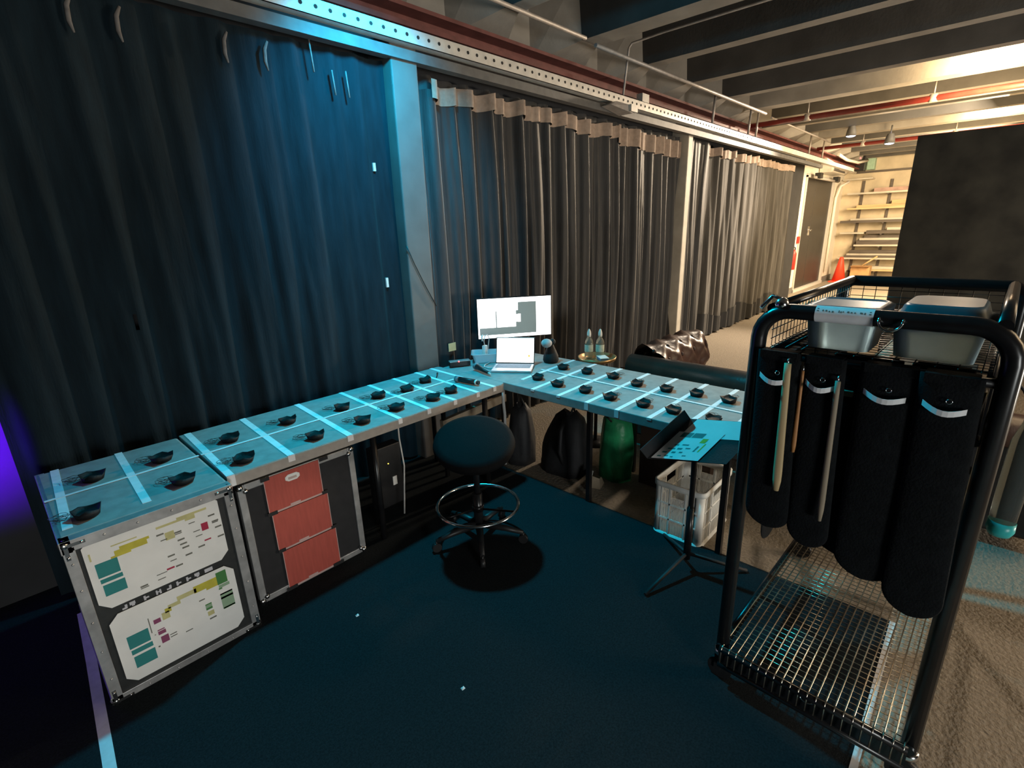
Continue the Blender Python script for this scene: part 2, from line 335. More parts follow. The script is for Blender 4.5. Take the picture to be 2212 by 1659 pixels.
# slotted channel and curtain track
t = thing('slotted_channel', 'long pale slotted steel channel running above the black curtains', 'channel', (0, 2.93, 2.84))
b = MB(); b.box((-2, -0.02, 0.0), (15.6, -0.016, 0.085)); b.box((-2, -0.02, 0), (15.6, 0.05, 0.004)); b.box((-2, -0.02, 0.081), (15.6, 0.05, 0.085)); b.build('rail', m_channel, t)
b = MB(); x = 0.6
while x < 9.5:
    b.lathe([(0.011, 0), (0.011, 0.003)], (x, -0.0195, 0.045), 8, axis=(0, -1, 0)); x += 0.085
tag(b.build('slot', m_hole, t), 'dark round slots', kind='stuff')
t = thing('curtain_track', 'dark curtain track hanging just below the pale slotted channel', 'curtain track', (0, 2.98, 2.76))
MB().box((-2, -0.02, 0.0), (12.8, 0.05, 0.06)).build('track', m_track, t)
MB().box((-2, 0.03, 0.055), (12.8, 0.20, 0.075)).build('shelf_plate', m_track, t)

# ------------------------------------------------------------------ curtains
def fold_fn(seed, amp, wl, rnd=0.35):
    r = random.Random(seed); ks = [(2 * PI / (wl * f), r.uniform(0, 6.28), a) for f, a in ((1.0, 1.0), (0.63, 0.5), (1.7, 0.7), (0.37, 0.28), (3.1, 0.5))]
    def f(x, z):
        y = 0
        for i, (kx, ph, a) in enumerate(ks):
            y += a * math.sin(kx * (x + 0.03 * math.sin(1.3 * z + ph)) + ph)
        y = y / 2.0
        y = math.copysign(abs(y) ** 0.8, y)
        return amp * y * (0.75 + 0.12 * math.sin(2 * z + x))
    return f
def curtain(name_label, x0, x1, ybase, zt, zb, seed, amp, wl, material, step=0.014, zrows=14, slit=None, xs_extra=(), zs_extra=(), leandx=0.0):
    f = fold_fn(seed, amp, wl)
    xs = sorted(set([x0 + (x1 - x0) * i / int((x1 - x0) / step) for i in range(int((x1 - x0) / step) + 1)] + list(xs_extra)))
    zs = sorted(set([zb + (zt - zb) * j / zrows for j in range(zrows + 1)] + list(zs_extra)))
    b = MB()
    skip = None
    if slit: skip = lambda i, j: slit[0] - 1e-6 <= xs[i] < slit[1] - 1e-6 and slit[2] - 1e-6 <= zs[j] < slit[3] - 1e-6
    def P(i, j):
        x = xs[i]; z = zs[j]; sq = 1.0 - 0.35 * (z - zb) / (zt - zb)
        return Vector((x, ybase + f(x, z) * (1.25 * sq) , z + 0.012 * math.sin(9 * x + seed) * (1 if j == 0 else 0)))
    b.grid(P, len(xs), len(zs), skip)
    return b, f, xs
t = thing('curtain', 'black full height stage curtain at left behind the long taped desk', 'curtain', (0, 0, 0))
b, f, xs = curtain('', -0.05, 2.12, 3.075, 2.755, 0.02, 3, 0.028, 0.20, m_curtain, slit=(0.515, 0.530, 1.28, 1.36), xs_extra=(0.515, 0.530), zs_extra=(1.28, 1.36))
b.build('fabric', m_curtain_left, t)
for x in (0.55, 0.72, 1.16, 1.36):
    y = 3.04 + 0.0
    MB().tube([(x + 0.02, y - 0.012, 2.70), (x, y - 0.012, 2.66), (x - 0.004, y - 0.010, 2.60), (x + 0.004, y - 0.012, 2.56)], [0.006, 0.010, 0.010, 0.004], 6).build('tie', m_tie, t)
for x, z, l in ((1.62, 2.60, 0.16), (1.74, 2.50, 0.13), (1.83, 2.50, 0.14)):
    MB().tube([(x, 3.03, z + l), (x + 0.008, 3.03, z)], 0.005, 6).build('tie', m_tie, t)
for x, z, hh in ((2.005, 1.345, 0.065), (1.99, 2.10, 0.05)):
    yy = 3.075 + 1.15 * f(x, z) - 0.012
    MB().box((x - 0.009, yy - 0.004, z), (x + 0.009, yy + 0.012, z + hh)).build('clip', m_cap, t)
t = thing('curtain', 'black pleated curtain behind the computer, between grey pillar and cream post', 'curtain', (0, 0, 0))
b, f, xs = curtain('', 2.36, 6.48, 3.13, 2.66, 0.02, 11, 0.066, 0.19, m_curtain, step=0.011)
b.build('fabric', m_curtain, t)
def heading(f, x0, x1, y, z0, z1, seed, amp=1.0):
    r = random.Random(seed); b = MB(); n = int((x1 - x0) / 0.02)
    sag = [r.uniform(-0.03, 0.02) for _ in range(60)]
    def P(i, j):
        x = x0 + (x1 - x0) * i / n; q = (x - x0) / 0.32; a = int(q); fr_ = q - a
        s_ = sag[a % 60] * (1 - fr_) + sag[(a + 1) % 60] * fr_
        return Vector((x, y + 1.1 * f(x, z0) - 0.016, z0 + (z1 - z0) * j / 2 + s_ * (1.0 - 0.4 * j / 2) - 0.02 * abs(math.sin(q * PI))))
    return b.grid(P, n + 1, 3)
heading(f, 2.50, 5.0, 3.13, 2.60, 2.72, 5).build('heading_tape', m_head, t)
heading(f, 5.0, 6.47, 3.13, 2.54, 2.72, 6).build('heading_tape', m_head, t)
MB().grid(lambda i, j: Vector((2.36 + 4.12 * i / 120, 3.15 + 0.7 * f(2.36 + 4.12 * i / 120, 2.7), 2.62 + 0.135 * j)), 121, 2).build('top_band', m_curtain, t)
t = thing('curtain', 'black curtain in a lit tone right of the cream post, hem clear of floor', 'curtain', (0, 0, 0))
b, f, xs = curtain('', 6.64, 11.5, 3.14, 2.72, 0.03, 21, 0.065, 0.30, m_curtain_lit, step=0.02)
b.build('fabric', m_curtain_lit, t)
heading(f, 7.35, 11.4, 3.14, 2.64, 2.745, 9).build('heading_tape', m_head, t)
b, f2, xs = curtain('', 6.66, 7.3, 3.10, 2.755, 0.03, 31, 0.045, 0.22, m_curtain); b.build('dark_return', m_curtain, t)
MB().grid(lambda i, j: Vector((7.4 + 4.1 * i / 250, 3.132 + 1.25 * f(7.4 + 4.1 * i / 250, 0.2), 0.03 + (0.30 + 0.06 * math.sin(7.4 + 4.1 * i / 250 * 4)) * j)), 251, 2).build('hem_band', m_curtain, t)

# ------------------------------------------------------------------ pipes, rods, ceiling things
def single(b, name, mats, label, cat, group=None, loc=None, **kw): return tag(b.build(name, mats, loc=loc, **kw), label, cat, group)
single(MB().tube([(-1.5, 2.86, 3.24), (4.05, 2.86, 3.24)], 0.016), 'conduit', m_pipe, 'thin grey pipe running over the left curtain to the deep ceiling rib', 'pipe')
single(MB().tube([(4.2, 2.86, 3.22), (8.5, 2.80, 3.22)], 0.018), 'conduit', m_pipe, 'thin grey pipe crossing the ribs above the middle curtain', 'pipe')
single(MB().tube([(8.75, 2.80, 3.2), (12.4, 2.80, 3.2)], 0.014), 'conduit', m_pipe, 'thin grey pipe crossing the ribs above the right curtain', 'pipe')
single(MB().tube([(4.82, 2.95, 2.925), (4.9, 2.95, 3.36), (4.92, 2.93, 3.40), (4.94, 2.6, 3.42), (4.96, -2.0, 3.44)], 0.011), 'hanger_pipe', m_pipe, 'pale bent pipe rising from the channel and turning along the ceiling', 'pipe')
for x, z, lab in ((7.0, 3.30, 'short pale hanger rod nearest the deep rib above the middle curtain'), (8.62, 3.30, 'tall pale hanger rod beside the first red pipe'), (8.3, 3.3, 'thinner pale hanger rod just left of the first red pipe'), (11.6, 3.3, 'pale hanger rod over the far end of the right curtain'), (12.6, 3.3, 'farthest pale hanger rod near the white pipework')):
    single(MB().tube([(x, 2.955, 2.925), (x + 0.04, 2.955, z)], 0.016), 'hanger_rod', m_pipe, lab, 'rod')
for x, z, lab in ((8.72, 3.12, 'dark red sprinkler pipe under the first bright ceiling rib'), (12.75, 3.14, 'red sprinkler pipe under the second bright ceiling rib')):
    t = thing('sprinkler_pipe', lab, 'pipe', (x, 0, z)); MB().tube([(0, 3.1, 0), (0, -6.5, 0)], 0.035, 10).build('pipe', m_redpipe, t)
    for y in (2.3, 0.9, -0.5, -1.9): MB().tube([(0, y, 0.02), (0, y, 3.31 - z)], 0.008).tube([(0, y, -0.045), (0, y, 0.045)], 0.045, 8).build('clip', m_pipe, t)
single(MB().tube([(9.15, 3.05, 3.16), (9.15, -6.5, 3.16)], 0.025), 'conduit', m_pipe, 'pale pipe beside the dark red sprinkler pipe', 'pipe')
for (x, y, z), lab in (((11.4, 2.26, 3.14), 'bright lamp glowing bluish white high under the second lit rib'), ((11.9, 1.74, 3.0), 'lower bright lamp glowing bluish white left of the black flat')):
    t = thing('ceiling_lamp', lab, 'lamp', (x, y, z)); MB().lathe([(0.05, 0.16), (0.07, 0.10), (0.085, 0.0)], (0, 0, 0), 16, capb=False).tube([(0, 0, 0.15), (0, 0, 3.3 - z)], 0.012).build('housing', m_track, t)
    MB().lathe([(0.001, -0.02), (0.05, -0.012), (0.08, 0.004)], (0, 0, 0), 16).build('lens', m_lens, t)
t = thing('track_lamp', 'small pale wedge shaped fitting clipped under the slotted channel', 'lamp', (4.6, 2.9, 2.76))
MB().hexa([(-0.16, -0.06, 0.03), (0.16, -0.10, -0.01), (0.16, 0.05, -0.01), (-0.16, 0.05, 0.03), (-0.05, -0.05, 0.075), (0.16, -0.09, 0.06), (0.16, 0.05, 0.06), (-0.05, 0.05, 0.075)]).build('body', m_pipe, t)
MB().box((0.10, -0.12, 0.0), (0.22, -0.085, 0.06)).build('front_plate', m_channel, t)
single(MB().box((5.2, 2.95, 2.925), (5.34, 3.02, 3.02)), 'junction_box', m_channel, 'small pale junction box on top of the channel by the red girder', 'box')

# small bits on curtain and pillar
single(MB().box((2.50, 3.06, 0.785), (2.575, 3.064, 0.85)), 'sticky_note', m_sticky, 'pale yellow sticky note on the curtain left of the monitor', 'note')
single(MB().tube([(2.12, 2.975, 1.62), (2.17, 2.972, 1.5), (2.26, 2.972, 1.32), (2.34, 2.975, 1.18)], 0.004, 6), 'black_cable', m_cable_b, 'thin black cable slung diagonally across the grey pillar', 'cable')

# ------------------------------------------------------------------ flight case with posters at the left end of the desk
ZT = 0.725
LC = thing('flight_case', 'flight case with aluminium edges and two posters at the desk left end', 'flight case', (0, 2.16, 0))
MB().box((0.012, 0.006, 0.012), (0.538, 0.76, ZT - 0.02)).build('body', m_casepanel, LC)
b = MB().box((0.0, 0.03, ZT - 0.03), (0.55, 0.775, ZT)); b.build('lid', m_desk, LC, bevel=0.012)
b = MB()
for x0, x1 in ((0.0, 0.035), (0.515, 0.55)): b.box((x0, -0.004, 0.0), (x1, 0.03, ZT - 0.03)); MB().box((x0, 0.745, 0.0), (x1, 0.779, ZT - 0.03)).build('edge_frame', m_alu, LC)
b.box((0, -0.004, 0), (0.55, 0.03, 0.035)); b.box((0, -0.004, ZT - 0.045), (0.55, 0.045, ZT - 0.002)); b.box((-0.003, -0.004, ZT - 0.05), (0.03, 0.779, ZT - 0.002)); b.box((-0.003, 0, 0), (0.03, 0.779, 0.035))
for z in (0.12, 0.25, 0.38, 0.52, 0.63):
    for x in (0.017, 0.532): b.sphere((x, -0.004, z), 0.005, 8, 5)
for x in (0.12, 0.22, 0.33, 0.43):
    for z in (0.017, ZT - 0.024): b.sphere((x, -0.004, z), 0.005, 8, 5)
b.build('edge_frame', m_alu, LC, bevel=0.004)
for x in (0.012, 0.538):
    for z in (0.014, ZT - 0.02):
        sx = 1 if x < 0.2 else -1; sz = 1 if z < 0.3 else -1
        MB().sphere((x, 0.010, z), 0.019, 12, 8).box((x - 0.006, -0.007, z), (x + 0.006, 0.0, z + sz * 0.055)).box((x, -0.007, z - 0.006), (x + sx * 0.055, 0.0, z + 0.006)).sphere((x, -0.006, z + sz * 0.045), 0.006, 8, 5).sphere((x + sx * 0.045, -0.006, z), 0.006, 8, 5).build('ball_corner', m_corner, LC)
# remains of the stencilled lettering between the posters
b = MB()
for x, s_ in ((0.115, 0), (0.14, 1), (0.185, 2), (0.225, 3), (0.26, 0), (0.295, 2), (0.33, 2), (0.36, 1), (0.40, 4)):
    z0 = 0.373; y = 0.0045
    if s_ == 0: b.box((x - 0.008, y, z0), (x + 0.008, y + 0.002, z0 + 0.007)); b.box((x + 0.001, y, z0 + 0.007), (x + 0.009, y + 0.002, z0 + 0.018))
    elif s_ == 1: b.box((x - 0.009, y, z0 + 0.006), (x + 0.009, y + 0.002, z0 + 0.019)); b.box((x - 0.003, y, z0), (x + 0.006, y + 0.002, z0 + 0.006))
    elif s_ == 2: b.box((x - 0.009, y, z0), (x - 0.002, y + 0.002, z0 + 0.019)); b.box((x - 0.002, y, z0 + 0.006), (x + 0.008, y + 0.002, z0 + 0.012))
    elif s_ == 3: b.box((x - 0.009, y, z0), (x - 0.003, y + 0.002, z0 + 0.019)); b.box((x + 0.003, y, z0), (x + 0.009, y + 0.002, z0 + 0.019)); b.box((x - 0.003, y, z0 + 0.008), (x + 0.003, y + 0.002, z0 + 0.013))
    else: b.box((x - 0.012, y, z0 + 0.002), (x + 0.018, y + 0.002, z0 + 0.018))
b.build('stencil_letters', m_letter, LC)
# tape on the case lid
def tape_part(parent, pts, wdir, wid, nrm=(0, 0, 1)): return MB().strip(pts, wdir, wid, 0.0015, nrm).build('tape_strip', m_tape, parent)
for xf, xn in ((0.065, 0.035), (0.30, 0.275)):
    tape_part(LC, [(xn, 0.09, ZT), (xf, 0.772, ZT)], (1, 0, 0), 0.03)
tape_part(LC, [(0.0, 0.415, ZT + 0.0015), (0.55, 0.42, ZT + 0.0015)], (0, 1, 0), 0.016)

def poster(label, x0, x1, z0, z1, marks, c=0.032):
    y = 2.158; b = MB(); wd = x1 - x0; ht = z1 - z0
    pts = [(x0 + c, y, z0), (x1 - c, y, z0), (x1, y, z0 + c), (x1, y, z1 - c), (x1 - c, y, z1), (x0 + c, y, z1), (x0, y, z1 - c), (x0, y, z0 + c)]
    b.prism(pts, (0, 0.0022, 0))
    for u0, v0, u1, v1, mi in marks:
        b.mi = mi; sk = 0.0
        b.box((x0 + u0 * wd, y - 0.0008, z1 - v1 * ht), (x0 + u1 * wd, y, z1 - v0 * ht))
    return b.build('poster', [m_paper, m_teal, m_yel, m_pale_yel, m_ink, m_redink, m_pink, m_grn, m_palegrn], loc=None)
D = lambda u, v, w=0.055, h=0.022, mi=4: (u, v, u + w, v + h, mi)
p1 = [(0.05, .36, .20, .555, 1), (0.055, .58, .205, .635, 1), (0.06, .665, .21, .82, 1), (.19, .275, .42, .335, 2), (.23, .24, .44, .275, 2), (.16, .335, .30, .36, 2),
      (.18, .19, .36, .205, 3), (.50, .17, .80, .20, 3), (.66, .14, .90, .17, 3), (.72, .20, .80, .23, 3), (.55, .29, .62, .40, 3), (.83, .35, .885, .46, 5)]
p1 += [D(.49, .275), D(.51, .37, .05, .012), D(.62, .33), D(.62, .36, .055, .012), D(.74, .28, .05, .012), D(.90, .27), D(.92, .37), D(.92, .395, .05, .012), D(.935, .47), D(.94, .62), D(.63, .45), D(.64, .52), D(.65, .58), D(.76, .42, .055, .012), D(.77, .50, .055, .012), D(.83, .60, .055, .02, 5), D(.53, .62), D(.54, .70, .05, .012), D(.66, .70), D(.77, .66), D(.50, .79, .06, .025, 5), D(.57, .80), D(.42, .82, .08, .01), D(.29, .88), D(.29, .91, .06, .012), D(.42, .89, .06, .012), (.03, .12, .05, .30, 4) if False else D(.03, .20, .012, .1, 3)]
tag(poster('', 0.048, 0.487, 0.405, 0.705, p1), 'upper white poster with teal blocks and red square on the flight case', 'poster', 'posters on the flight case')
p2 = [(.08, .36, .24, .54, 1), (.085, .565, .245, .63, 1), (.09, .665, .25, .83, 1), (.90 - .06, .05, .93, .235, 7), (.845, .245, .94, .29, 8), (.84, .29, .87, .31, 7), (.64, .10, .84, .20, 2), (.74, .20, .84, .23, 2), (.50, .13, .66, .19, 3), (.42, .19, .52, .24, 3), (.36, .26, .42, .36, 3), (.39, .22, .44, .28, 2),
      (.84, .38, .95, .62, 8), (.84, .38, .95, .40, 7), (.84, .435, .95, .465, 7), (.845, .60, .95, .625, 7), (.70, .43, .755, .445, 7), (.70, .445, .755, .49, 8), (.70, .49, .755, .52, 7), (.705, .55, .76, .615, 3), (.71, .655, .77, .675, 4),
      (.29, .30, .345, .36, 6), (.30, .46, .355, .475, 6), (.30, .485, .36, .535, 6), (.31, .57, .37, .67, 6), (.38, .60, .435, .612, 4), (.38, .635, .435, .647, 4), (.50, .67, .56, .682, 4), (.66, .33, .71, .345, 4), (.255, .24, .262, .46, 4), (.272, .50, .282, .51, 4), (.275, .68, .29, .70, 4)]
tag(poster('', 0.058, 0.490, 0.055, 0.372, p2), 'lower white poster with teal, plum and green blocks on the flight case', 'poster', 'posters on the flight case')

# ------------------------------------------------------------------ long left desk
LD = thing('desk', 'long grey desk at left with white tape grid and black pouches', 'desk', (0.56, 2.24, 0))
b = MB()
pts = [(0, 0), (1.70, 0), (1.725, 0.008), (1.74, 0.03), (1.74, 0.69), (1.725, 0.71), (0, 0.71)]
b.prism([(x, y, ZT - 0.052) for x, y in pts], (0, 0, 0.052)); b.build('tabletop', m_desk, LD, bevel=0.003)
MB().box((0.0, -0.003, ZT - 0.052), (1.70, 0.0, ZT - 0.004)).build('front_edge', m_deskedge, LD)
for x in (0.75, 1.60):
    for y in (0.07, 0.64): MB().tube([(x, y, 0.006), (x, y, ZT - 0.052)], 0.018).build('leg', m_blackmetal, LD)
for y in (0.60,): MB().box((0.75, y - 0.02, 0.50), (1.74, y + 0.02, 0.56)).build('stretcher', m_blackmetal, LD)
X0 = 0.56; Y0 = 2.24
for xf, xn in ((0.60, 0.575), (0.875, 0.84), (1.19, 1.145), (1.48, 1.45), (1.69, 1.65), (1.885, 1.85), (2.08, 2.04), (2.22, 2.19)):
    tape_part(LD, [(xn - X0, 0.0, ZT), (xf - X0, 0.708, ZT)], (1, 0, 0), 0.032 if xn < 1.2 else 0.026)
    tape_part(LD, [(xn - X0, -0.0045, ZT - 0.03 if xn > 0.6 else ZT - 0.05), (xn - X0, -0.0045, ZT + 0.001)], (1, 0, 0), 0.032 if xn < 1.2 else 0.026, nrm=(0, 1, 0))
tape_part(LD, [(0.0, 0.34, ZT + 0.0016), (1.62, 0.345, ZT + 0.0016)], (0, 1, 0), 0.017)

# ------------------------------------------------------------------ right desk
ZR = 0.718
RD = thing('desk', 'grey desk running to the right with white tape grid and black pouches', 'desk', (2.315, 0.62, 0))
MB().prism([(0, 0, ZR - 0.055), (0.77, 0.0, ZR - 0.055), (0.77, 2.30, ZR - 0.055), (0, 2.30, ZR - 0.055)], (0, 0, 0.055)).build('tabletop', m_desk, RD, bevel=0.004)
for y in (0.18, 1.02, 2.15):
    for x in (0.10, 0.66): MB().box((x - 0.014, y - 0.014, 0.006 if x < 0.2 and False else 0.0), (x + 0.014, y + 0.014, ZR - 0.055)).build('leg', m_blackmetal, RD)
for yf, yn in ((2.25, 2.22), (2.05, 2.02), (1.83, 1.81), (1.61, 1.60), (1.405, 1.395), (1.20, 1.195), (1.01, 1.0), (0.81, 0.80)):
    tape_part(RD, [(0.0 if yn < 2.1 else 0.12, yn - 0.62, ZR), (0.77, yf - 0.62, ZR)], (0, 1, 0), 0.028)
    if yn < 2.1: tape_part(RD, [(-0.0015, yn - 0.62, ZR - (0.045 if 1.3 < yn < 1.7 else 0.012)), (-0.0015, yn - 0.62, ZR + 0.001)], (0, 1, 0), 0.028, nrm=(1, 0, 0))
tape_part(RD, [(0.37, 0.0, ZR + 0.0016), (0.40, 1.66, ZR + 0.0016)], (1, 0, 0), 0.018)

# ------------------------------------------------------------------ pouches with coiled leads
def pouch_meshes(seed):
    r = random.Random(seed); b = MB(); n = 12; base = []; rim = []; inn = []; flo = []
    for k_ in range(n):
        a = 2 * PI * k_ / n; sqf = 1.0 / max(abs(math.cos(a)), abs(math.sin(a))) ** 0.55
        peak = 1.0 if k_ in (4, 8) else (0.5 if k_ in (1,) else 0.0)
        rr = (0.041 + r.uniform(-0.004, 0.004)) * sqf * (1 + 0.10 * peak); h = 0.026 + r.uniform(-0.004, 0.005) + 0.010 * peak
        br = 0.033 * sqf
        base.append(b.bm.verts.new((br * math.cos(a) * 1.05, br * math.sin(a), 0.0)))
        rim.append(b.bm.verts.new((rr * math.cos(a) * 1.05, rr * math.sin(a), h)))
        inn.append(b.bm.verts.new((rr * 0.92 * math.cos(a) * 1.05, rr * 0.92 * math.sin(a), h - 0.003)))
        flo.append(b.bm.verts.new((br * 0.9 * math.cos(a) * 1.05, br * 0.9 * math.sin(a), 0.009 + r.uniform(0, 0.01))))
    for A, B in ((base, rim), (rim, inn), (inn, flo)):
        for k_ in range(n): b._f([A[k_], A[(k_ + 1) % n], B[(k_ + 1) % n], B[k_]], True)
    b._f(list(reversed(base))); b._f(flo)
    c = MB(); pts = []
    for i in range(46):
        a = i * 0.55 + r.uniform(-0.2, 0.2); q = 0.020 + 0.012 * math.sin(i * 0.7 + seed) + r.uniform(-0.003, 0.003)
        pts.append((0.080 + q * 1.2 * math.cos(a), 0.012 + q * math.sin(a), 0.003 + 0.010 * (i / 46.0) + r.uniform(0, 0.003)))
    pts = [(0.03, 0.012, 0.012), (0.045, 0.02, 0.022), (0.06, 0.026, 0.006)] + pts
    c.tube(pts, 0.001, 5)
    return b, c
PROTO = []
def make_pouch(seed, i):
    t = thing('pouch', 'black pouch', 'pouch'); b, c = pouch_meshes(seed)
    b.build('bowl', m_leather_p, t); c.build('coiled_lead', m_wire, t); return t
ORD = ['first', 'second', 'third', 'fourth', 'fifth', 'sixth', 'seventh', 'eighth']
rows = [
 ('LB', [(0.168, 2.666), (0.419, 2.654), (0.714, 2.655), (1.018, 2.672), (1.323, 2.634), (1.584, 2.659), (1.777, 2.625), (1.974, 2.691)], ZT, 'small open black pouch, %s from the left in the left desk back row', 2.5, 'pouches on the left desk'),
 ('LF', [(0.1, 2.305), (0.42, 2.326), (0.67, 2.342), (1.013, 2.343), (1.286, 2.349), (1.525, 2.379), (1.768, 2.351), (1.934, 2.376)], ZT, 'small open black pouch, %s from the left in the left desk front row', 2.3, 'pouches on the left desk'),
 ('RF', [(2.509, 2.136), (2.473, 1.935), (2.477, 1.721), (2.457, 1.526), (2.467, 1.312), (2.473, 1.132), (2.469, 0.913)], ZR, 'small open dark pouch, %s from the laptop in the right desk near row', 0.15, 'pouches on the right desk'),
 ('RB', [(2.823, 2.157), (2.834, 1.956), (2.846, 1.748), (2.792, 1.537), (2.799, 1.336), (2.824, 1.155), (2.823, 0.963)], ZR, 'small open dark pouch, %s from the laptop in the right desk far row', 0.15, 'pouches on the right desk')]
protos = None; cnt = 0; rr = random.Random(4)
for nm, pts, z, lab, ang, grp in rows:
    for i, (x, y) in enumerate(pts):
        if cnt < 4: t = make_pouch(40 + cnt, cnt); PROTO.append(t)
        else: t = copy_tree(PROTO[cnt % 4])
        t.location = (x, y, z + 0.0017); t.rotation_euler = (0, 0, ang + rr.uniform(-0.35, 0.35)); tag(t, lab % ORD[i], 'pouch', grp); cnt += 1

# ------------------------------------------------------------------ flight case with red cards under the left desk
RC = thing('flight_case', 'second flight case under the left desk, three red cards on its front', 'flight case', (0.60, 2.285, 0.006))
W = 0.575; H = 0.635
MB().box((0.008, 0.008, 0.008), (W - 0.008, 0.45, H - 0.005)).build('body', m_foam, RC)
b = MB(); e = 0.032
b.box((0, 0, 0), (e, 0.03, H)); b.box((W - e, 0, 0), (W, 0.03, H)); b.box((e, 0, 0), (W - e, 0.03, e)); b.box((e, 0, H - e), (W - e, 0.03, H)); b.build('edge_frame', m_alu, RC, bevel=0.003)
for x in (0.012, W - 0.012):
    for z in (0.012, H - 0.012):
        sx = 1 if x < 0.2 else -1; sz = 1 if z < 0.3 else -1
        MB().sphere((x + sx * 0.02, 0.0, z + sz * 0.02), 0.014, 10, 6).sphere((x, 0.008, z), 0.018, 10, 6).build('ball_corner', m_corner, RC)
cards = [(0.115, 0.115 + 0.265, 0.445, 0.630, 'top'), (0.125, 0.125 + 0.275, 0.235, 0.437, 'middle'), (0.14, 0.14 + 0.275, 0.012, 0.226, 'bottom')]
for x0, x1, z0, z1, nm in cards:
    b = MB().box((x0, 2.282, z0 + 0.006), (x1, 2.2845, z1 + 0.006)) if False else MB().box((x0, -0.0035, z0), (x1, -0.0005, z1))
    b.mi = 1; b.box((x0, -0.0045, z0 - 0.004), (x1, -0.0035, z0 + 0.005)); b.box((x0 - 0.003, -0.0045, z0), (x0, -0.0035, z1)); b.box((x1, -0.0045, z0), (x1 + 0.003, -0.0035, z1)); b.box((x0 + 0.1, -0.0042, z0 + 0.005), (x0 + 0.15, -0.0035, z0 + 0.014))
    if nm == 'top':
        b.mi = 2; q = [(x0 + 0.095, z1 - 0.045), (x0 + 0.11, z1 - 0.055), (x0 + 0.15, z1 - 0.055), (x0 + 0.165, z1 - 0.045), (x0 + 0.165, z1 - 0.03), (x0 + 0.15, z1 - 0.02), (x0 + 0.11, z1 - 0.02), (x0 + 0.095, z1 - 0.03)]
        b.prism([(a, -0.0055, c_) for a, c_ in q], (0, 0.002, 0)); b.mi = 3
        for k_ in range(7): b.box((x0 + 0.11 + k_ * 0.0058, -0.0062, z1 - 0.046), (x0 + 0.114 + k_ * 0.0058, -0.0055, z1 - 0.034))
    o = b.build('card', [m_redcard, m_clearplast, m_paper, m_pinklen], loc=None)
    o.location = (0.60, 2.285, 0.006)
    tag(o, 'red card in clear pocket, %s one of three on the second flight case' % nm, 'card', 'red cards on the second case')
b = MB()
for x, z in ((0.10, 0.632), (0.395, 0.632), (0.112, 0.441), (0.405, 0.441), (0.125, 0.231), (0.415, 0.231), (0.15, 0.006), (0.40, 0.008)):
    pass
for x, z, ww in ((0.10, 0.618, 0.04), (0.385, 0.618, 0.045), (0.105, 0.435, 0.045), (0.375, 0.437, 0.03), (0.12, 0.226, 0.035), (0.395, 0.226, 0.03), (0.125, 0.001, 0.055), (0.375, 0.004, 0.06)):
    MB().box((x, -0.007, z), (x + ww, -0.0046, z + 0.018)).build('black_clip', m_blacktape, RC)

# ------------------------------------------------------------------ monitor and laptop
def frame_thing(name, label, cat, loc, yaw): return thing(name, label, cat, loc, yaw)
yaw = -0.62
t = thing('monitor', 'wide monitor with bright white windows standing behind the laptop', 'monitor', (2.965, 2.765, ZR), yaw)
mw = 0.605; mh = 0.318; z0 = 0.150
MB().box((-mw / 2 - 0.006, -0.012, z0 - 0.006), (mw / 2 + 0.006, 0.022, z0 + mh + 0.006)).build('casing', m_black, t, bevel=0.003)
b = MB(); y = -0.0135
def rect(b, u0, v0, u1, v1, mi, dy=0.0): b.mi = mi; b.box((-mw / 2 + u0 * mw, y - dy - 0.0005, z0 + (1 - v1) * mh), (-mw / 2 + u1 * mw, y - dy, z0 + (1 - v0) * mh))
rect(b, 0, 0, 1, 1, 0); rect(b, .545, .115, .795, .92, 1, .0006); rect(b, .02, .735, .56, .92, 1, .0006); rect(b, .515, .32, .56, .42, 1, .0006); rect(b, .515, .615, .56, .74, 1, .0006); rect(b, .24, .32, .255, .74, 1, .0006); rect(b, .545, .415, .58, .62, 0, .0012); rect(b, .92, .12, .99, .85, 2, .0006)
b.build('screen', [m_screen, m_screen_grey, m_screen_pale], t)
MB().box((-0.03, 0.022, 0.02), (0.03, 0.05, 0.30)).build('stand_neck', m_black, t)
MB().box((-0.12, -0.06, 0.0), (0.12, 0.14, 0.014)).build('stand_foot', m_black, t, bevel=0.004)
t = thing('laptop', 'open silver laptop with bright white screen at the desk corner', 'laptop', (2.60, 2.455, ZR + 0.002), -0.98)
MB().box((-0.148, -0.105, 0.0), (0.148, 0.105, 0.014)).build('base', m_alum_lap, t, bevel=0.004)
MB().box((-0.13, -0.02, 0.0142), (0.13, 0.085, 0.0155)).build('keyboard', m_keys, t)
MB().box((-0.05, -0.095, 0.0142), (0.05, -0.03, 0.015)).build('trackpad', m_alum_lap, t)
tilt = Matrix.Rotation(-0.30, 3, 'X')
MB().box((-0.148, 0.105, 0.012), (0.148, 0.112, 0.215), tilt, (0, 0.105, 0.012)).build('lid', m_black, t, bevel=0.003)
b = MB().box((-0.142, 0.103, 0.022), (0.142, 0.1045, 0.195), tilt, (0, 0.105, 0.012)); b.mi = 1; b.box((-0.142, 0.1032, 0.196), (0.142, 0.1046, 0.209), tilt, (0, 0.105, 0.012)); b.mi = 2; b.box((0.100, 0.1022, 0.065), (0.112, 0.103, 0.080), tilt, (0, 0.105, 0.012)); b.build('screen', [m_screen, m_screen_pale, m_screen_dot], t)

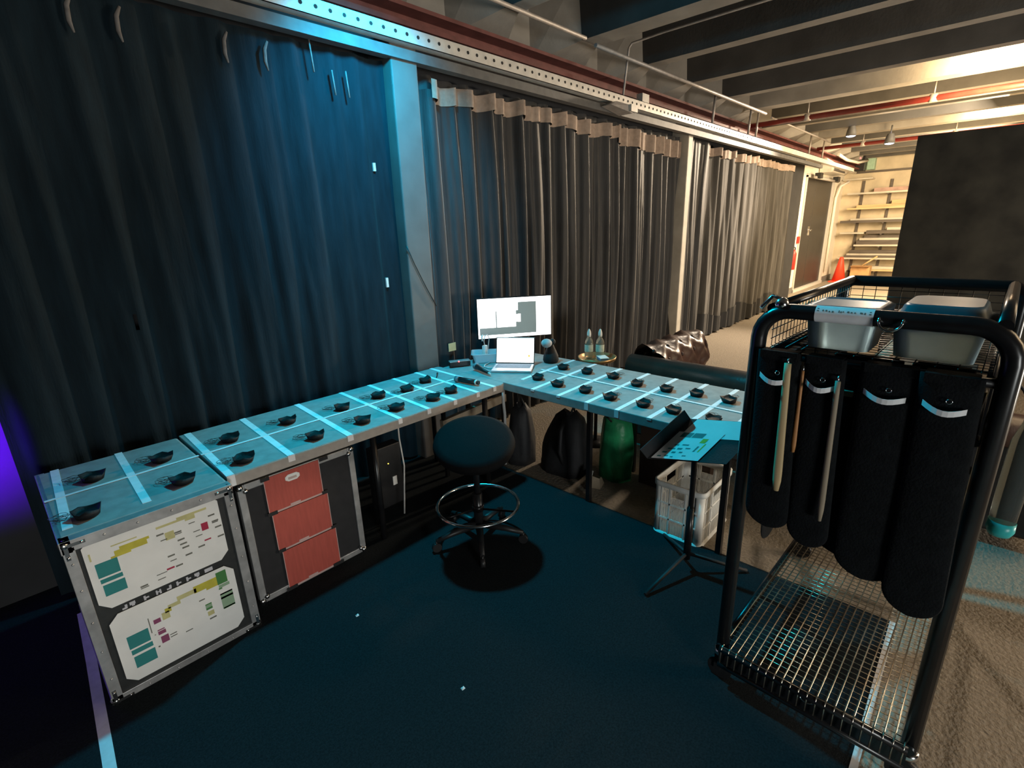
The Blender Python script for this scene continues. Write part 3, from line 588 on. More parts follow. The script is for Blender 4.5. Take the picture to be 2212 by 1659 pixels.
# small things round the computer
t = thing('power_adapter', 'dark box with a glowing red light at the desk corner', 'adapter', (2.42, 2.83, ZT), -0.5)
MB().box((-0.09, -0.025, 0), (0.07, 0.03, 0.035)).build('box', m_black, t, bevel=0.004); MB().box((-0.09, -0.025, 0.035), (0.07, 0.03, 0.042)).build('lid', m_alu, t, bevel=0.003); MB().sphere((-0.02, -0.026, 0.04), 0.006, 8, 6).build('indicator', m_led, t)
t = thing('plastic_tub', 'clear open plastic tub left of the laptop', 'tub', (2.66, 2.79, ZR + 0.001), -0.75)
b = MB(); hw = 0.115; hd = 0.085; zt_ = 0.07
def tubring(w_, d_, z_, n=5, rc=0.02):
    o = []
    for cx, cy, a0 in ((w_ - rc, d_ - rc, 0), (-w_ + rc, d_ - rc, PI / 2), (-w_ + rc, -d_ + rc, PI), (w_ - rc, -d_ + rc, 1.5 * PI)):
        for i in range(n): a = a0 + PI / 2 * i / (n - 1); o.append(Vector((cx + rc * math.cos(a), cy + rc * math.sin(a), z_)))
    return o
def loft(b, rings, cap0=True, cap1=True, smooth=True):
    V = [[b.bm.verts.new(p) for p in r_] for r_ in rings]; n = len(V[0])
    for A, B in zip(V, V[1:]):
        for k_ in range(n): b._f([A[k_], A[(k_ + 1) % n], B[(k_ + 1) % n], B[k_]], smooth)
    if cap0: b._f(list(reversed(V[0])))
    if cap1: b._f(V[-1])
    return b
loft(b, [tubring(hw * .85, hd * .85, 0), tubring(hw, hd, zt_), tubring(hw + .008, hd + .008, zt_), tubring(hw + .008, hd + .008, zt_ + .004), tubring(hw - .003, hd - .003, zt_ + .004), tubring(hw * .85 - .003, hd * .85 - .003, .003)])
b.build('tub', m_clear, t)
t = thing('charger', 'white plug adapter with looped lead standing in the clear tub', 'charger', (2.67, 2.82, ZR + 0.006), 0.2)
MB().box((-0.02, -0.015, 0), (0.02, 0.015, 0.115)).build('body', m_cap, t, bevel=0.006)
MB().tube([(0, 0, 0.11), (-0.01, 0, 0.15), (0.01, 0, 0.19), (0.045, 0, 0.19), (0.065, 0, 0.16), (0.065, 0.01, 0.10), (0.06, 0.01, 0.07)], 0.004, 6).build('lead', m_cable_w, t)
MB().tube([(-0.03, 0, 0.155), (-0.035, 0, 0.19), (-0.02, 0, 0.20)], 0.007, 6).build('plug', m_cap, t)
t = thing('microphone', 'handheld microphone lying across the gap between the two desks', 'microphone', (2.39, 2.55, ZT + 0.022), 0)
a_ = Vector((0.02, 0.10, 0.004)); c_ = Vector((-0.035, -0.11, -0.008))
MB().sphere(a_, 0.026, 12, 8).build('head', m_micgrey, t); MB().tube([a_ + (c_ - a_) * .08, a_ + (c_ - a_) * .35, a_ + (c_ - a_) * .85], [0.021, 0.016, 0.010], 12).build('handle', m_black, t); MB().tube([a_ + (c_ - a_) * .85, c_ + Vector((0, 0, -.002))], [0.007, 0.004], 8).build('end_pin', m_cap, t)
t = thing('torch', 'black torch with pale rings lying near the left desk right end', 'torch', (2.125, 2.43, ZT + 0.022), 0)
a_ = Vector((-0.015, 0.10, 0)); c_ = Vector((0.015, -0.10, 0)); u_ = (c_ - a_).normalized()
MB().tube([a_, a_ + u_ * .03], [0.021, 0.019], 14).build('head', m_micgrey, t); MB().tube([a_ + u_ * .035, a_ + u_ * .17], 0.0185, 14).build('body', m_black, t); MB().tube([a_ + u_ * .17, a_ + u_ * .185], 0.017, 14).build('ring', m_cap, t); MB().tube([a_ + u_ * .185, a_ + u_ * .20], 0.014, 14).build('end_cap', m_black, t)
t = thing('pen', 'small dark lead piece in the back row beyond the last pouch', 'pen', (2.115, 2.74, ZT + 0.004)); MB().tube([(-0.03, -0.03, 0), (0, 0, 0.004), (0.02, 0.02, 0.012)], [0.003, 0.004, 0.007], 6).build('body', m_black, t); 
t = thing('cloth_bag', 'small black bag with pale round top standing right of the laptop', 'bag', (2.93, 2.36, ZR), 0.3)
MB().lathe([(0.052, 0), (0.062, 0.02), (0.058, 0.05), (0.042, 0.09), (0.026, 0.125), (0.018, 0.145), (0.001, 0.15)], (0, 0, 0), 18).build('bag', m_bag, t)
MB().sphere((-0.035, 0.02, 0.155), 0.042, 16, 10, (1, 1, 0.8)).build('round_top', m_pale_disc, t); MB().sphere((0.01, -0.01, 0.16), 0.024, 10, 8).build('knot', m_bag, t)
single(MB().tube([(2.53, 2.56, ZR + .004), (2.50, 2.60, ZR + .004), (2.50, 2.66, ZR + .006), (2.55, 2.70, ZR + .006), (2.62, 2.72, ZR + 0.006)], 0.005, 6), 'white_cable', m_cable_w, 'pale charging lead curling at the left side of the laptop', 'cable')

# round side table with bottles
t = thing('side_table', 'round copper topped side table holding two water bottles', 'table', (3.235, 2.14, 0))
MB().lathe([(0.0, 0.705), (0.135, 0.705), (0.145, 0.715), (0.15, 0.735), (0.145, 0.735), (0.138, 0.717), (0.0, 0.715)], (0, 0, 0), 32).build('tray_top', m_gold, t)
MB().tube([(0, 0, 0.0), (0, 0, 0.705)], 0.015).lathe([(0.12, 0), (0.11, 0.02), (0.015, 0.03)], (0, 0, 0), 20).build('stand', m_blackmetal, t)
def bottle(label, x, y, capm):
    t = thing('water_bottle', label, 'bottle', (x, y, 0.717), 0.0, 'water bottles on the side table')
    MB().lathe([(0.030, 0), (0.033, 0.008), (0.033, 0.06), (0.030, 0.07), (0.033, 0.08), (0.033, 0.125), (0.028, 0.145), (0.014, 0.165), (0.013, 0.175)], (0, 0, 0), 20).build('body', m_water, t)
    MB().lathe([(0.0335, 0.055), (0.0335, 0.11)], (0, 0, 0), 20, capb=False, capt=False).build('label_band', m_label, t)
    MB().lathe([(0.015, 0.172), (0.016, 0.19), (0.015, 0.205), (0.009, 0.222), (0.004, 0.232)], (0, 0, 0), 14).build('cap', capm, t)
bottle('clear water bottle with tall white cap, left one on the side table', 3.215, 2.205, m_cap)
bottle('clear water bottle with small white cap, right one on the side table', 3.265, 2.135, m_cap)
t = thing('tissue_pack', 'blue and white packet lying on the copper side table', 'packet', (3.215, 2.075, 0.718), 0.9)
MB().box((-0.05, -0.035, 0), (0.05, 0.035, 0.022)).build('pack', m_bluepack, t, bevel=0.008); MB().box((-0.051, -0.036, 0.022), (0.051, 0.036, 0.028)).build('flap', m_paper, t, bevel=0.003)

# ------------------------------------------------------------------ sofa beyond the right desk
t = thing('sofa', 'dark brown buttoned leather sofa behind the right desk', 'sofa', (3.36, 0.1, 0))
MB().tube([(0.09, -0.6, 0.645), (0.09, 1.86, 0.645)], 0.095, 18).build('back_roll', m_sofa, t)
MB().box((0.02, -0.6, 0.10), (0.20, 1.86, 0.62)).build('back', m_sofa, t, bevel=0.02)
MB().box((0.20, -0.6, 0.10), (0.95, 1.66, 0.42)).build('seat', m_sofa, t, bevel=0.05)
btn = []
def tuft(i, j):
    u = i / 40; v = j / 22
    x = 0.16 + 0.82 * u
    # cross-section of a rolled arm: rises up the inside face and rolls over the top
    ang = v * 1.45 * PI - 0.25 * PI
    if v < 0.35: yy = 1.62 - 0.05 * v; zz = 0.40 + v / 0.35 * 0.22
    else:
        q = (v - 0.35) / 0.65; aa = PI - q * 1.15 * PI
        yy = 1.76 + 0.155 * math.cos(aa); zz = 0.64 + 0.155 * math.sin(aa)
    du = u * 3.6; dv = v * 3.6
    def dimple(off): return max(0.0, 1 - math.hypot((du + off - round(du + off)) * 2.2, (dv + off - round(dv + off)) * 2.2))
    d_ = max(dimple(0.0), dimple(0.5)); puff = 0.028 * (1 - d_ ** 0.8) - 0.02 * d_
    nx = Vector((0, -1, 0)) if v < 0.35 else Vector((0, math.cos(PI - (v - .35) / .65 * 1.15 * PI), math.sin(PI - (v - .35) / .65 * 1.15 * PI)))
    return Vector((x, yy, zz)) + nx * puff
MB().grid(tuft, 41, 23).build('tufted_arm', m_sofa, t)
MB().lathe([(0.001, 0.0), (0.15, 0.0), (0.158, 0.015), (0.15, 0.03)], (0.96, 1.76, 0.64), 24, axis=(1, 0, 0)).box((0.16, 1.64, 0.05), (0.985, 1.88, 0.60)).build('arm_front', m_sofa, t, bevel=0.01)
for a_ in range(0, 4):
    for b_ in range(1, 4):
        for off in (0.0, 0.5):
            u = (a_ + off) / 3.6; v = (b_ - off) / 3.6
            if u > 0.97 or v < 0.4 or v > 0.92: continue
            q = (v - 0.35) / 0.65; aa = PI - q * 1.15 * PI
            MB().sphere((0.16 + 0.82 * u, 1.76 + 0.138 * math.cos(aa), 0.64 + 0.138 * math.sin(aa)), 0.018, 8, 6).build('button', m_button, t)

# ------------------------------------------------------------------ stool
t = thing('drafting_stool', 'black round swivel stool with chrome foot ring before the desk corner', 'stool', (1.665, 1.875, 0.006))
MB().lathe([(0.02, -0.038), (0.19, -0.038), (0.213, -0.028), (0.221, -0.003), (0.213, 0.022), (0.185, 0.034), (0.05, 0.038), (0.001, 0.038)], (-0.02, -0.02, 0.612), 40, axis=(-0.21, -0.24, 1.0)).build('seat', m_seat, t)
MB().lathe([(0.06, 0.55), (0.09, 0.575)], (0, 0, 0), 20).build('seat_plate', m_blackmetal, t)
MB().tube([(0, 0, 0.08), (0, 0, 0.30)], 0.027, 14).tube([(0, 0, 0.30), (0, 0, 0.56)], 0.016, 12).build('gas_lift', m_blackmetal, t)
MB().tube(arc((0, 0, 0.225), 0.228, 0, 2 * PI * 63 / 64, 64, (1, 0, 0), (0, 1, 0)), 0.009, 10, closed=True).build('foot_ring', m_chrome, t)
b = MB()
for k_ in range(3): a = k_ * 2 * PI / 3 + 0.9; b.tube([(0.02 * math.cos(a), 0.02 * math.sin(a), 0.20), (0.225 * math.cos(a), 0.225 * math.sin(a), 0.222)], 0.006, 6)
b.lathe([(0.034, 0.19), (0.034, 0.225)], (0, 0, 0), 14).build('ring_spokes', m_blackmetal, t)
for k_ in range(5):
    a = k_ * 2 * PI / 5 + 0.25; ca = math.cos(a); sa = math.sin(a)
    lg = MB().tube([(0.02 * ca, 0.02 * sa, 0.10), (0.16 * ca, 0.16 * sa, 0.085), (0.255 * ca, 0.255 * sa, 0.065)], [0.022, 0.017, 0.012], 10).build('leg', m_black, t)
    MB().tube([(0.255 * ca - 0.012 * sa, 0.255 * sa + 0.012 * ca, 0.027), (0.255 * ca + 0.012 * sa, 0.255 * sa - 0.012 * ca, 0.027)], 0.026, 14).tube([(0.255 * ca, 0.255 * sa, 0.03), (0.255 * ca, 0.255 * sa, 0.066)], 0.006, 6).build('caster', m_black, lg)

# ------------------------------------------------------------------ music stand with sheets
FL = Vector((1.81, 0.93, 0.75)); FR = Vector((1.96, 0.655, 0.75)); BL = Vector((2.085, 0.87, 0.862)); BR = FR + (BL - FL)
eu = (FR - FL).normalized(); ev = (BL - FL).normalized(); en = eu.cross(ev).normalized()
if en.z < 0: en = -en
t = thing('music_stand', 'black music stand holding blue lit sheets beside the trolley', 'music stand', (2.17, 0.87, 0.006))
o0 = Vector((2.17, 0.87, 0.006))
W_ = (FR - FL).length; D_ = (BL - FL).length
pt = lambda a, b_, h=0.0: FL + eu * a + ev * b_ + en * h - o0
def slab(b, a0, b0, a1, b1, h0, h1): return b.hexa([pt(a0, b0, h0), pt(a1, b0, h0), pt(a1, b1, h0), pt(a0, b1, h0), pt(a0, b0, h1), pt(a1, b0, h1), pt(a1, b1, h1), pt(a0, b1, h1)])
slab(MB(), 0, 0, W_, D_, -0.003, 0).build('desk_plate', m_vinyl, t)
b = MB(); b.hexa([pt(-0.003, 0, -.003), pt(0, 0, -.003), pt(0, D_, -.003), pt(-0.003, D_, -.003), pt(-0.035, 0.0, .055), pt(-0.032, 0.0, .055), pt(-0.032, D_, .055), pt(-0.035, D_, .055)]); b.build('lip', m_vinyl, t)
mid = pt(W_ / 2, D_ / 2, -0.02)
MB().tube([(0, 0, 0.22), (0, 0, 0.5), (-0.02, -0.005, 0.64), mid - Vector((0, 0, 0.02)), mid], 0.013, 10).build('pole', m_blackmetal, t)
MB().tube([(0, 0, 0.07), (0, 0, 0.36)], 0.018, 10).build('lower_pole', m_blackmetal, t)
for dx, dy in ((-0.31, 0.06), (0.20, 0.22), (0.18, -0.24)):
    MB().tube([(0, 0, 0.10), (dx, dy, 0.010)], 0.009, 8).build('leg', m_vinyl, t)
def sheet(label, a0, b0, a1, b1, h, printed):
    b = MB(); slab(b, a0, b0, a1, b1, h, h + 0.0012)
    if printed:
        wa = a1 - a0; wb = b1 - b0
        for u0, v0, u1, v1, mi in ((.12, .80, .36, .97, 1), (.38, .80, .62, .97, 1), (.66, .62, .78, .78, 2), (.08, .06, .16, .10, 1), (.22, .08, .30, .12, 1), (.36, .05, .42, .09, 1), (.10, .2, .2, .25, 1), (.3, .2, .38, .26, 1), (.45, .22, .52, .27, 1), (.58, .12, .66, .15, 1), (.14, .34, .3, .38, 1), (.34, .34, .44, .4, 1), (.5, .38, .6, .42, 1), (.2, .48, .3, .52, 1), (.36, .5, .5, .54, 1), (.7, .3, .74, .5, 1), (.8, .3, .83, .6, 2)):
            b.mi = mi; slab(b, a0 + u0 * wa, b0 + v0 * wb, a0 + u1 * wa, b0 + v1 * wb, h + .0012, h + .0016)
    o = b.build('paper_sheet', [m_paper, m_teal, m_yel]); o.location = o0; tag(o, label, 'paper', 'sheets on the music stand'); return o
sheet('printed sheet with diagrams on the near half of the music stand', 0.012, 0.004, 0.20, 0.20, 0.002, True)
sheet('blank sheet on the far half of the music stand', 0.03, 0.165, 0.30, 0.30, 0.0005, False)

# ------------------------------------------------------------------ crate and clutter under the right desk
t = thing('plastic_crate', 'white slatted plastic crate on the floor beside the music stand', 'crate', (2.59, 1.035, 0.0))
hx = 0.21; hy = 0.15; hh = 0.335
b = MB(); loft(b, [tubring(hx - 0.008, hy - 0.008, hh - 0.035, 5, 0.04), tubring(hx, hy, hh - 0.03, 5, 0.04), tubring(hx, hy, hh, 5, 0.04), tubring(hx - 0.012, hy - 0.012, hh, 5, 0.03), tubring(hx - 0.016, hy - 0.016, hh - 0.035, 5, 0.03)], False, False); b.build('rim', m_crate, t)
b = MB(); b.box((-hx + 0.02, -hy + 0.02, 0.004), (hx - 0.02, hy - 0.02, 0.012)); loft(b, [tubring(hx - 0.002, hy - 0.002, 0.0, 5, 0.04), tubring(hx - 0.01, hy - 0.01, 0.02, 5, 0.04), tubring(hx - 0.016, hy - 0.016, 0.02, 5, 0.03)], False, False)
b.build('floor_tray', m_crate, t)
for sx in (-1, 1):
    for sy in (-1, 1):
        b = MB(); loft(b, [[(sx * (hx - 0.01 - q[0]), sy * (hy - 0.01 - q[1]), z) for q in ((0, .045), (0, .02), (.008, .008), (.02, 0), (.05, 0), (.05, .006), (.02, .006), (.006, .02), (.006, .045))] for z in (0.01, hh - 0.03)])
        b.build('corner_post', m_crate, t)
def slats(b, face):
    n = 26
    for k_ in range(n + 1):
        u = -1 + 2 * k_ / n
        for z0_, z1_ in ((0.02, 0.105), (0.115, 0.20), (0.21, 0.30)):
            if z0_ > 0.2 and abs(u) < 0.38: z1_ = 0.255
            if face[0] == 'x': x = face[1] * (hx - 0.012); y = u * (hy - 0.05); b.box((x - .002, y - .0018, z0_), (x + .002, y + .0018, z1_))
            else: y = face[1] * (hy - 0.012); x = u * (hx - 0.05); b.box((x - .0022, y - .002, z0_), (x + .0022, y + .002, z1_))
    for z in (0.105, 0.20):
        if face[0] == 'x': x = face[1] * (hx - 0.012); b.box((x - .004, -hy + .04, z), (x + .004, hy - .04, z + .01))
        else: y = face[1] * (hy - 0.012); b.box((-hx + .04, y - .004, z), (hx - .04, y + .004, z + .01))
    for u in (-0.42, 0.42):
        if face[0] == 'x': x = face[1] * (hx - 0.012); b.box((x - .004, u * (hy - .04) - .004, .01), (x + .004, u * (hy - .04) + .004, .3))
        else: y = face[1] * (hy - 0.012); b.box((u * (hx - .04) - .004, y - .004, .01), (u * (hx - .04) + .004, y + .004, .3))
for f_ in (('x', -1), ('x', 1), ('y', -1), ('y', 1)):
    b = MB(); slats(b, f_); b.build('slatted_side', m_crate, t)

t = thing('backpack', 'black bag slumped on the floor under the right desk', 'bag', (2.70, 2.05, 0.0))
r_ = random.Random(3)
def blob(w_, d_, h_, lean=0.0, seed=1, nz=9, n=26, top=0.45):
    rr_ = random.Random(seed); ph = [rr_.uniform(0, 6.28) for _ in range(4)]
    rings = []
    for j in range(nz):
        v = j / (nz - 1); s_ = (1 - (1 - top) * v ** 1.8) * (0.92 + 0.08 * math.sin(v * PI)); 
        if j == nz - 1: s_ *= 0.55
        ring = []
        for k_ in range(n):
            a = 2 * PI * k_ / n; q = 1 + 0.05 * math.sin(3 * a + ph[0] + 2 * v) + 0.04 * math.sin(5 * a + ph[1] - 3 * v) + 0.03 * math.sin(8 * a + ph[2] + 6 * v)
            ring.append(Vector((w_ * s_ * q * math.cos(a), d_ * s_ * q * math.sin(a) + lean * v, h_ * v * (1 - 0.04 * math.sin(2 * a + ph[3])))))
        rings.append(ring)
    return rings
b = MB(); loft(b, blob(0.16, 0.20, 0.46, -0.05, 4)); b.build('body', m_bag, t)
MB().tube([(-0.12, -0.08, 0.10), (-0.175, -0.09, 0.22), (-0.15, -0.08, 0.36), (-0.08, -0.06, 0.43)], 0.014, 8).build('strap', m_vinyl, t)
MB().tube([(-0.03, -0.06, 0.43), (0.0, -0.08, 0.50), (0.04, -0.06, 0.44)], 0.008, 8).build('handle', m_bag, t)
t = thing('carrier_bag', 'green plastic carrier bag behind the black bag under the right desk', 'bag', (2.83, 1.70, 0.0))
b = MB(); loft(b, blob(0.10, 0.13, 0.50, 0.0, 9, top=0.75)); b.build('body', m_greenbag, t)
MB().tube([(0, -0.10, 0.46), (-0.02, -0.06, 0.60), (-0.02, 0.04, 0.60), (0, 0.10, 0.46)], 0.006, 6).build('handle', m_greenbag, t)
t = thing('cabinet', 'low dark brown cabinet with pale handle slot under the right desk', 'cabinet', (2.82, 1.27, 0.0))
MB().box((0.0, -0.24, 0.02), (0.15, 0.24, 0.60)).build('body', m_browncab, t, bevel=0.004)
MB().box((-0.008, -0.24, 0.50), (0.0, 0.24, 0.60)).build('top_rail', m_browncab, t)
MB().box((-0.010, -0.06, 0.465), (-0.001, 0.05, 0.495)).build('handle_slot', m_pinklen, t)
single(MB().tube([(0, 0, 0.66), (0, 0.02, 0.60), (0.0, -0.01, 0.53), (0, -0.05, 0.50)], 0.006), 'coat_hook', m_blackmetal, 'black bent hook hanging below the right desk top', 'hook', loc=None).location = (2.62, 1.66, 0)
t = thing('paper_stack', 'crumpled pale papers on the floor beside the black bag', 'paper', (2.58, 1.74, 0.0), 0.4)
MB().box((-0.05, -0.006, 0), (0.0, 0.006, 0.13), Matrix.Rotation(0.25, 3, 'X')).build('page', m_paper, t); MB().hexa([(-0.01, -0.07, 0), (0.09, -0.08, 0), (0.10, 0.02, 0), (0, 0.03, 0), (0.01, -0.06, 0.07), (0.08, -0.06, 0.05), (0.08, 0.01, 0.06), (0.01, 0.02, 0.09)]).build('crumpled_page', m_greywood, t)
t = thing('tote_bag', 'dark grey cloth bag on the floor behind the stool, under the desk corner', 'bag', (2.60, 2.38, 0.0))
b = MB(); loft(b, blob(0.12, 0.10, 0.46, 0.0, 15, top=0.6)); b.build('body', m_vinyl, t); MB().tube([(0, -0.05, 0.43), (-0.02, 0, 0.55), (0, 0.05, 0.43)], 0.007, 6).build('handle', m_vinyl, t)
t = thing('trestle', 'grey wooden trestle under the desk corner behind the stool', 'trestle', (2.45, 2.62, 0))
MB().box((-0.42, -0.018, 0.40), (0.22, 0.018, 0.46), Matrix.Rotation(-0.05, 3, 'Y')).build('rail', m_greywood, t)
for x in (-0.40, 0.20): MB().box((x - 0.012, -0.012, 0.0), (x + 0.012, 0.012, 0.50)).build('leg', m_blackmetal, t)
single(MB().tube([(2.33, 2.30, 0.645), (2.36, 2.33, 0.55), (2.42, 2.38, 0.44), (2.44, 2.40, 0.30), (2.44, 2.41, 0.02)], 0.011, 8), 'grey_cable', m_cable_w, 'thick pale cable hanging from the gap between both desks', 'cable')
single(MB().tube([(1.62, 2.55, 0.665), (1.60, 2.50, 0.60), (1.56, 2.44, 0.52), (1.55, 2.4, 0.35), (1.53, 2.42, 0.02)], 0.005, 8), 'grey_cable', m_cable_w, 'thin pale cable dropping behind the stool under the left desk', 'cable')
t = thing('power_strip', 'dark power box with yellow light in the gloom under the left desk', 'power strip', (1.55, 2.62, 0.006))
MB().box((-0.10, -0.04, 0), (0.10, 0.04, 0.42)).build('box', m_black, t, bevel=0.005); MB().sphere((0.0, -0.041, 0.30), 0.004, 8, 6).build('indicator', m_ledy, t); MB().box((0.02, -0.045, 0.14), (0.05, -0.041, 0.20)).build('tag', m_paper, t)

# floor tape and scraps
single(MB().strip([(-0.08, 1.55, 0.0061), (-0.055, 1.92, 0.0061), (-0.02, 2.5, 0.0061), (0.0, 2.9, 0.0061)], (1, 0, 0), 0.036, 0.001), 'floor_tape', m_tape, 'white tape strip on the black carpet beside the flight case', 'tape')
single(MB().strip([(1.0, 0.035, 0.0061), (2.42, 0.035, 0.0061)], (0, 1, 0), 0.022, 0.001), 'floor_tape', m_tape, 'white tape strip along the carpet edge under the trolley', 'tape')
for (x, y), lab in (((0.94, 1.206), 'tiny white paper scrap alone on the black carpet in front'), ((0.872, 1.869), 'tiny white paper scrap on the carpet below the red cards')):
    single(MB().hexa([(-0.008, -0.006, 0), (0.007, -0.007, 0), (0.009, 0.006, 0), (-0.006, 0.008, 0), (-0.004, -0.003, 0.005), (0.004, -0.004, 0.003), (0.005, 0.003, 0.006), (-0.003, 0.004, 0.003)]), 'paper_scrap', m_scrap, lab, 'scrap').location = (x, y, 0.0062)

# ------------------------------------------------------------------ trolley
TR = thing('trolley', 'tall black wire trolley with hanging sleeves at the right', 'trolley', (1.64, -0.08, 0.0), math.radians(-1.6))
Wd = 0.575; L = 1.02; ZTOP = 1.445
def hoop(x, rad, r_):
    pts = [(x, Wd, 0.13), (x, Wd, ZTOP - rad)] + arc((x, Wd - rad, ZTOP - rad), rad, 0, PI / 2, 7, (0, 1, 0), (0, 0, 1))[1:] + arc((x, rad, ZTOP - rad), rad, PI / 2, PI, 7, (0, 1, 0), (0, 0, 1)) + [(x, 0, 0.13)]
    return MB().tube(pts, r_, 12)
hoop(0, 0.085, 0.023).build('handle_hoop', m_blackmetal, TR); hoop(L, 0.04, 0.023).build('end_hoop', m_blackmetal, TR)
for y in (0.03, Wd - 0.03):
    MB().tube([(0, y, ZTOP + 0.005), (L, y, ZTOP + 0.005)], 0.016, 10).build('top_rail', m_blackmetal, TR)
    MB().tube([(0, y, 1.31), (L, y, 1.31)], 0.010, 8).build('lower_rail', m_blackmetal, TR)
MB().tube([(0, 0, 1.31), (0, Wd, 1.31)], 0.013, 10).build('cross_bar', m_blackmetal, TR)
MB().tube([(L, 0, 1.31), (L, Wd, 1.31)], 0.02, 10).build('cross_bar', m_blackmetal, TR)
b = MB(); z = 1.325
while z < 1.44:
    for y in (0.03, Wd - 0.03): b.tube([(0.02, y, z), (L - 0.02, y, z)], 0.0016, 5)
    b.tube([(L, 0.03, z), (L, Wd - 0.03, z)], 0.0016, 5)
    z += 0.028
x = 0.03
while x < L:
    b.tube([(x, 0.03, 1.44), (x, 0.03, 1.33), (x, Wd - 0.03, 1.33), (x, Wd - 0.03, 1.44)], 0.0016, 5); x += 0.035
y = 0.05
while y < Wd - 0.03:
    b.tube([(0.01, y, 1.33), (L, y, 1.33), (L, y, 1.44)], 0.0016, 5); y += 0.045
tag(b.build('basket_mesh', m_blackmetal, TR), 'black wire basket mesh')
# bottom shelf
SZ = 0.155
m_shelf = mat('worn_wire', (0.45, 0.40, 0.32), 0.25, metal=0.9, noise=0.2, scale=30)
for y in (0.0, Wd): MB().tube([(-0.03, y, SZ), (L, y, SZ)], 0.016, 10).build('shelf_rail', m_blackmetal, TR)
MB().tube([(-0.03, 0, SZ), (-0.03, Wd, SZ)], 0.014, 10).build('shelf_rail', m_blackmetal, TR)
MB().tube([(L, 0, SZ), (L, Wd, SZ)], 0.014, 10).build('shelf_rail', m_blackmetal, TR)
MB().tube([(-0.03, 0, 0.085), (-0.03, Wd, 0.085)], 0.012, 10).build('front_bar', m_blackmetal, TR)
MB().box((-0.034, 0.0, 0.088), (-0.030, Wd, 0.150)).build('front_flange', m_blackmetal, TR)
b = MB(); n = 21
for i in range(n + 1): y = 0.01 + (Wd - 0.02) * i / n; b.tube([(-0.045, y, SZ - 0.05), (-0.04, y, SZ + 0.012), (-0.02, y, SZ + 0.016), (L, y, SZ + 0.016)], 0.0026, 6)
n = 38
for i in range(n + 1): x = -0.03 + (L + 0.03) * i / n; b.tube([(x, 0.0, SZ + 0.014), (x, Wd, SZ + 0.014)], 0.0016, 5)
tag(b.build('shelf_mesh', m_shelf, TR), 'worn steel wire shelf mesh')
for x, y in ((0, 0), (0, Wd), (L, 0), (L, Wd)):
    c = MB().lathe([(0.028, 0.112), (0.03, 0.12), (0.03, 0.13), (0.024, 0.138)], (x, y, 0), 14).build('caster_collar', m_chrome, TR)
    cc = MB().tube([(x - 0.012, y, 0.046), (x + 0.012, y, 0.046)], 0.046, 18).box((x - 0.018, y - 0.006, 0.04), (x - 0.014, y + 0.02, 0.112)).box((x + 0.014, y - 0.006, 0.04), (x + 0.018, y + 0.02, 0.112)).build('caster', m_black, TR)
# label wrapped round the handle with hand-written marks, ring and clamp
r0 = 0.0236; y0, y1 = 0.285, 0.425
b = MB(); n = 13
b.grid(lambda i, j: Vector((-r0 * math.cos(-1.9 + 3.4 * i / (n - 1)), y0 + (y1 - y0) * j, ZTOP + r0 * math.sin(-1.9 + 3.4 * i / (n - 1)))), n, 2)
b.mi = 1; r_ = random.Random(12)
for y, hgt, wd_ in ((0.418, .010, .006), (0.405, .005, .004), (0.397, .005, .005), (0.389, .004, .004), (0.381, .005, .005), (0.366, .007, .003), (0.361, .005, .004), (0.356, .004, .003), (0.344, .005, .006), (0.336, .004, .005), (0.328, .004, .004), (0.315, .005, .003), (0.305, .006, .004), (0.312, .005, .005), (0.293, .010, .006)):
    a_ = 0.45 + r_.uniform(-0.06, 0.06); rr_ = r0 + 0.0003
    P = lambda a, yy: Vector((-rr_ * math.cos(a), yy, ZTOP + rr_ * math.sin(a)))
    da = hgt / rr_
    b.poly([P(a_, y - wd_ / 2), P(a_, y + wd_ / 2), P(a_ + da, y + wd_ / 3), P(a_ + da, y - wd_ / 3)])
b.build('label_wrap', [m_tape, m_ink], TR, flip=False)
for yy, zz in ((0.245, ZTOP), (0.275, SZ)):
    MB().tube(arc((-0.032, yy, zz), 0.026, PI, 2 * PI, 14, (0, 1, 0), (0, 0, 1)), 0.0032, 8).tube([(-0.032, yy - 0.026, zz), (-0.01, yy - 0.026, zz + 0.008)], 0.0032, 6).tube([(-0.032, yy + 0.026, zz), (-0.01, yy + 0.026, zz + 0.008)], 0.0032, 6).build('steel_ring', m_chrome, TR)
MB().sphere((0.0, Wd - 0.055, ZTOP + 0.02), 0.02, 12, 8).tube([(0.0, Wd - 0.05, ZTOP + 0.035), (0.02, Wd - 0.02, ZTOP + 0.04), (-0.01, Wd, ZTOP + 0.005)], 0.006, 6).build('clamp', m_chrome, TR)

TW = Matrix.Translation(Vector((1.64, -0.08, 0.0))) @ Matrix.Rotation(math.radians(-1.6), 4, 'Z')
def tthing(name, label, cat, p, group=None, rz=0.0):
    q = TW @ Vector(p); return thing(name, label, cat, q, math.radians(-1.6) + rz, group)
